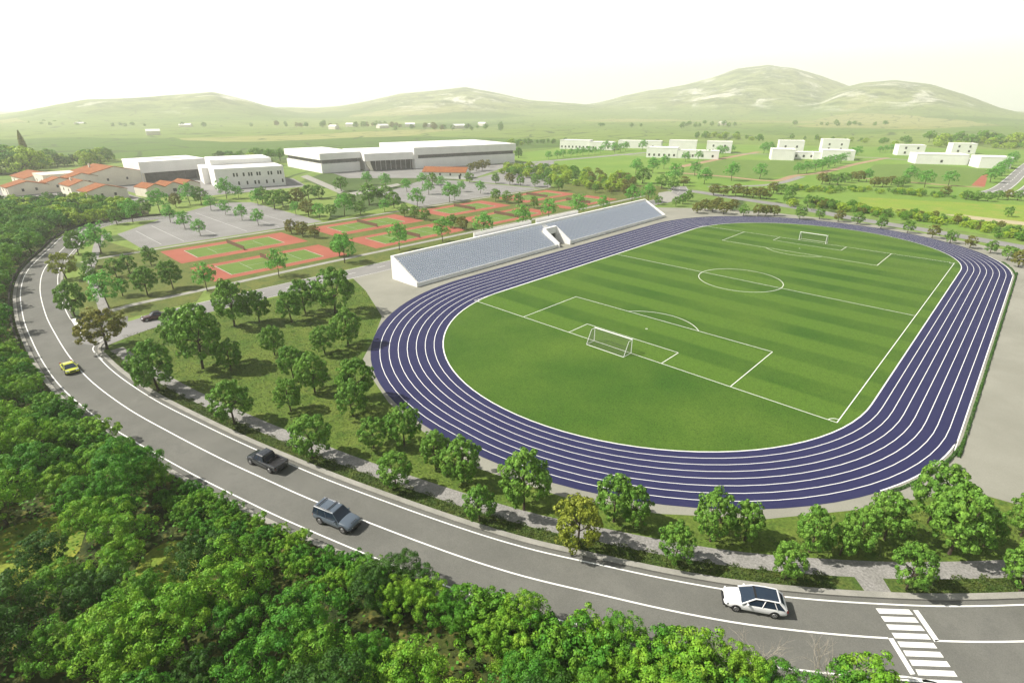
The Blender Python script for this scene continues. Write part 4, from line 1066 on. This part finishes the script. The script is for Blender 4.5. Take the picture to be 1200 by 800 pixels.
scatter([(-25,203),(0,202),(30,203)], 6., 13, 'LLf', 10, 17, 5.5, hl('in the glowing group at the left edge'), 'glowing trees at the left edge')
scatter([(30,196),(60,196),(95,194),(122,189)], 5, 22, 'fLLr', 6, 11, 5.5, hl('in the row behind the village houses'), 'row behind the village houses')
tree('C',34,192,153,'tall thin cypress behind the village trees at far left', None, .75)
scatter([(266,190),(285,191),(305,190),(322,188)], 5, 16, 'Lff', 6, 10, 6, hl('in the group between school and exhibition hall'), 'group between school and hall')
scatter([(600,171),(625,169),(655,168)], 6, 14, 'Lrr', 4, 7.5, 6, hl('in the far row right of the long hall'), 'far row right of the long hall')
scatter([(610,186),(606,182)], 2, 2, 'rr', 6, 8, 4, hl('at the right end of the long hall'), 'trees at the end of the long hall')
scatter([(815,163),(830,161),(865,164),(888,165)], 7, 16, 'Lrr', 5, 9, 8, hl('in the far row behind the middle schools'), 'far row behind the middle schools')
scatter([(945,164),(960,165),(1000,166),(1020,168)], 7, 10, 'rLr', 4, 7, 8, hl('in the far row behind the doorway school'), 'far row behind the doorway school')
scatter([(20,146),(140,149),(240,151)], 25, 22, 'rfr', 6, 11, 14, hl('scattered on the far plain at left'), 'far trees on the left plain')
scatter([(330,148),(380,150),(440,150),(520,152),(600,153)], 30, 44, 'rfOr', 7, 13, 14, hl('scattered on the plain below the rocky hill'), 'far trees below the rocky hill')
scatter([(690,150),(800,149),(900,148),(1050,149)], 40, 26, 'rfr', 7, 12, 18, hl('scattered at the foot of the highest hill'), 'far trees below the highest hill')

def inside(x, y, poly):
    c = False; n = len(poly); j = n-1
    for i in range(n):
        if (poly[i][1] > y) != (poly[j][1] > y) and x < (poly[j][0]-poly[i][0])*(y-poly[i][1])/(poly[j][1]-poly[i][1])+poly[i][0]: c = not c
        j = i
    return c

# ------------------------------------------------------------------ WOODLAND LEFT OF AND BELOW THE ROAD
edge = cen-normals(cen)*0
nrm = normals(cen)
def road_off(x, y):
    d = np.hypot(cen[:,0]-x, cen[:,1]-y); i = int(np.argmin(d)); return (x-cen[i,0])*nrm[i,0]+(y-cen[i,1])*nrm[i,1]
W_EDGE = [(-260,-20),(-175,-14),(-160,-18),(-158,-32),(-150,-42)]+[tuple(p) for p in (part_of(cen,-140,81)-normals(part_of(cen,-140,81))*4.45)[::4]]
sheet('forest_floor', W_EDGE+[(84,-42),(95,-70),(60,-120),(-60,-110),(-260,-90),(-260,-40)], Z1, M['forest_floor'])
CLEAR = [(G(25,650), 5.0), (G(200,662), 3.2)]
sheet('clearing', [(CLEAR[0][0][0]+math.cos(a)*5.4, CLEAR[0][0][1]+math.sin(a)*4.6) for a in np.linspace(0,6.1,14)], Z2, M['clearing'])
sheet('grassy_gap', [(CLEAR[1][0][0]+math.cos(a)*3.4, CLEAR[1][0][1]+math.sin(a)*2.6) for a in np.linspace(0,6.1,14)], Z2, M['clearing'])
def in_view(x, y, h, m=60):
    for z in (0, h):
        a, b, w = PJ(x, y, z)
        if w > 4 and -m < a < 1200+m and -m < b < 800+m: return True
    return False
got = []
def grow(n, xr, yr, gap, offmin, kinds, h0, h1, label, group, maxoff=80, wide=1., test=None):
    c = 0
    for _ in range(n*40):
        if c >= n: break
        x, y = random.uniform(*xr), random.uniform(*yr); o = road_off(x, y)
        if not (-maxoff < o < -offmin): continue
        if test and not test(x, y): continue
        h = random.uniform(h0, h1)
        if not in_view(x, y, h): continue
        if any((x-a)**2+(y-b)**2 < (gap*g)**2 for a, b, g in got): continue
        if any((x-p[0])**2+(y-p[1])**2 < r*r for p, r in CLEAR): continue
        k = random.choice(kinds); got.append((x, y, 1. if k != 'S' else .7)); c += 1
        plant(k, x, y, h, label[k] if isinstance(label, dict) else label, group, 0, wide)
    return c
lab1 = {'S':'leafy shrub at the road edge in the lower foreground','F':'young leafy tree at the road edge in the lower foreground'}
n1 = grow(60, (47,80), (-62,-34), 1.7, 5.0, 'SSF', 3.0, 4.1, lab1, 'shrubs at the road edge in the foreground', 8.0)
n1 += grow(40, (22,48), (-64,-48), 1.7, 5.0, 'S', 1.3, 2.2, {'S':'low bright shrub on the road edge below the blue grey car'}, 'low shrubs below the blue grey car', 9)
n2 = grow(110, (15,84), (-86,-36), 3.4, 7.8, 'FFF', 3.8, 6.8, 'leafy forest tree in the dense wood at the bottom of the photo', 'dense wood at the bottom', 40)
n3 = grow(44, (-36,26), (-76,-60), 2.0, 5.7, 'FS', 2.4, 3.8, {'S':'bright shrub along the left road edge below the yellow car','F':'small leafy tree along the left road edge below the yellow car'}, 'left road edge below the yellow car', 8.5)
n4 = grow(80, (-45,30), (-90,-64), 3.4, 8., 'F', 4.4, 7.4, 'leafy forest tree in the wood at lower left, below the road bend', 'wood at lower left below the bend', 40)
n5 = grow(90, (-150,-36), (-90,-45), 3.4, 6.2, 'fF', 4.0, 6.2, {'f':'broad woodland tree outside the road bend at the left edge','F':'leafy forest tree outside the road bend at the left edge'}, 'woodland outside the road bend', 45)
FP = [(-30,246),(0,242),(60,237),(110,238),(140,243),(152,252),(140,262),(118,269),(96,276),(60,294),(30,318),(-30,345)]
n6 = 0
lab6 = {'f':'woodland tree between the road bend and the village','L':'lime green tree between the road bend and the village'}
for i in range(6000):
    if n6 >= 125: break
    px, py = random.uniform(-30,152), random.uniform(237,345)
    if not inside(px, py, FP): continue
    x, y = G(px, py)
    if np.hypot(cen[:,0]-x, cen[:,1]-y).min() < 5.6 or any((x-a)**2+(y-b)**2 < 4.1**2*g for a, b, g in got): continue
    k = random.choice('fffL' if px < 70 else 'fLL'); got.append((x, y, 1.)); n6 += 1
    plant(k, x, y, random.uniform(4.6,7.2) if py > 247 else random.uniform(3.6,5.), lab6[k], 'woodland below the village')
print('forest', n1, n2, n3, n4, n5, n6)

# bare dead bushes standing out of the foreground wood
def bare_bush(px, py, h, label):
    x, y = G(px, py); t = empty('bare_bush', (x,y,0), random.random()*6); tag(t, label, 'bush', 'bare dead bushes in the foreground wood')
    mb = MB()
    def grow_(p, d, l, r, n):
        q = p+d*l; mb.tube(p, q, r, r*.65, 5)
        if n:
            for _ in range(random.choice((2,3))):
                e = (d+Vector((random.gauss(0,.5),random.gauss(0,.5),random.gauss(.1,.3)))).normalized(); grow_(p.lerp(q,random.uniform(.6,1)), e, l*random.uniform(.6,.85), r*.6, n-1)
    for _ in range(3): grow_(Vector((0,0,-.05)), Vector((random.gauss(0,.25),random.gauss(0,.25),1)).normalized(), h*.36, .05, 4)
    mb.build('branches', M['dead_wood'], t)
bare_bush(822,790,4.6,'bare pale dead bush left of the white estate car, in the wood edge')
bare_bush(884,798,4.2,'small bare dead bush below the white estate car, in the wood edge')
bare_bush(968,812,4.6,'bare pale dead bush nearest the crossing, in the wood edge')

# ground cover on the verge and in the wood: nobody could count it
def cover(name, n, sampler, leaf, mat, hz):
    p = np.array([sampler() for _ in range(n)]); z = .03+rng.random(n)*hz
    me = quad_mesh(name, np.column_stack([p, z]), unit(rng.normal(size=(n,3))*.6+np.array([0,0,.9])), leaf)
    tag(link(name, me, mat), kind='stuff')
kv = part_of(cen,-24,100); kn = normals(kv)
def s_verge():
    i = random.randrange(len(kv)); o = random.uniform(4.32,6.2); q = kv[i]+kn[i]*o+(kv[min(i+1,len(kv)-1)]-kv[i])*random.random()
    return q if np.hypot(pa[:,0]-q[0], pa[:,1]-q[1]).min() > 1.02 and not (74.5 < q[0] < 80 and q[1] > -28.5 and abs(q[0]-q[1]-(103)) < 1.9) else s_verge()
cover('verge_groundcover', 26000, s_verge, .07, L_GROUND, .12)
lawnp = [Vector(p) for p in LAWN]
from mathutils.geometry import intersect_point_line
def s_lawn():
    while True:
        x, y = random.uniform(-31,95), random.uniform(-59,0)
        o = road_off(x, y)
        if o < 8 or (o < 13.6 and x > 60 and False): continue
        d = np.hypot(pa[:,0]-x, pa[:,1]-y).min()
        if d < 1.12: continue
        dx, dy = x-XC, min(y-YS, 0); rr = math.hypot(dx, dy)
        if rr < 48.5 or (y > -8): continue
        if inside(x, y, APRON): continue
        return np.array([x, y])
cover('lawn_grass', 26000, s_lawn, .075, L_GROUND, .10)
def s_forest():
    while True:
        x, y = random.uniform(-150,82), random.uniform(-90,-34)
        if -30 < road_off(x, y) < -4.6 and in_view(x, y, 0, 40): return np.array([x, y])
cover('forest_undergrowth', 9000, s_forest, .16, L_FOR1, .5)

# ------------------------------------------------------------------ AIR, SKY, SUN, CAMERA
hz = MB(); hz.box(CX-6750, CX+6750, CY-6750, CY+6750, -1., 420.)
ho = hz.build('haze', None); ho.data.materials.clear()
hm = bpy.data.materials.new('haze_air'); hm.use_nodes = True; nt = hm.node_tree
nt.nodes.remove(nt.nodes['Principled BSDF'])
pv = N(nt, 'ShaderNodeVolumePrincipled'); pv.inputs['Color'].default_value = (1.,1.,.955,1); pv.inputs['Density'].default_value = .00032; pv.inputs['Anisotropy'].default_value = .25
nt.links.new(pv.outputs[0], nt.nodes['Material Output'].inputs['Volume']); ho.data.materials.append(hm)
tag(ho, kind='stuff')

SUN_EL, SUN_AZ = R(46), R(223)       # direction towards the sun, angle from +x
w = bpy.data.worlds.new('World'); scene.world = w; w.use_nodes = True; nt = w.node_tree
sky = N(nt, 'ShaderNodeTexSky', sky_type='NISHITA'); sky.sun_disc = False; sky.sun_elevation = SUN_EL
sky.sun_rotation = math.pi/2-SUN_AZ; sky.air_density = 1.; sky.dust_density = 3.; sky.ozone_density = 1.; sky.altitude = 100
bg = nt.nodes['Background']; bg.inputs['Strength'].default_value = .05
# thin bright cloud veil over the whole sky, thicker towards the horizon
tc = N(nt, 'ShaderNodeTexCoord'); sp = N(nt, 'ShaderNodeSeparateXYZ'); nt.links.new(tc.outputs['Generated'], sp.inputs[0])
nz = N(nt, 'ShaderNodeTexNoise'); nz.inputs['Scale'].default_value = 2.2; nz.inputs['Detail'].default_value = 6; nt.links.new(tc.outputs['Generated'], nz.inputs['Vector'])
low = ramp(nt, sp.outputs['Z'], .28, .15)
ad = N(nt, 'ShaderNodeMath', operation='MULTIPLY_ADD'); nt.links.new(nz.outputs['Fac'], ad.inputs[0]); ad.inputs[1].default_value = .05; nt.links.new(low, ad.inputs[2])
cl = N(nt, 'ShaderNodeClamp'); nt.links.new(ad.outputs[0], cl.inputs[0]); cl.inputs[2].default_value = .9
nt.links.new(mix(nt, cl.outputs[0], sky.outputs[0], (25.0,24.6,23.6)), bg.inputs['Color'])
sl = bpy.data.lights.new('sun', 'SUN'); sl.energy = 5.0; sl.angle = R(.53); sl.color = (1,.95,.86)
so = bpy.data.objects.new('sun', sl); COL.objects.link(so)
d = Vector((math.cos(SUN_AZ)*math.cos(SUN_EL), math.sin(SUN_AZ)*math.cos(SUN_EL), math.sin(SUN_EL)))
so.rotation_euler = d.to_track_quat('Z','Y').to_euler(); so.location = (0,0,300)

cd = bpy.data.cameras.new('camera'); co = bpy.data.objects.new('camera', cd); COL.objects.link(co)
cd.sensor_fit = 'HORIZONTAL'; cd.sensor_width = 36; cd.lens = 36*FPX/1200; cd.clip_start = .5; cd.clip_end = 20000
from mathutils import Matrix
mw = Matrix(((_r[0],_u[0],-_f[0],CX),(_r[1],_u[1],-_f[1],CY),(_r[2],_u[2],-_f[2],CZ),(0,0,0,1)))
co.matrix_world = mw
scene.camera = co
vs = scene.view_settings; vs.view_transform = 'Standard'; vs.look = 'None'; vs.exposure = .74; vs.gamma = 1; vs.use_curve_mapping = False
scene.render.engine = 'CYCLES'
cy = scene.cycles; cy.use_denoising = True; cy.max_bounces = 5; cy.diffuse_bounces = 3; cy.glossy_bounces = 2; cy.transmission_bounces = 2; cy.volume_bounces = 1; cy.transparent_max_bounces = 4
cy.sample_clamp_indirect = 6
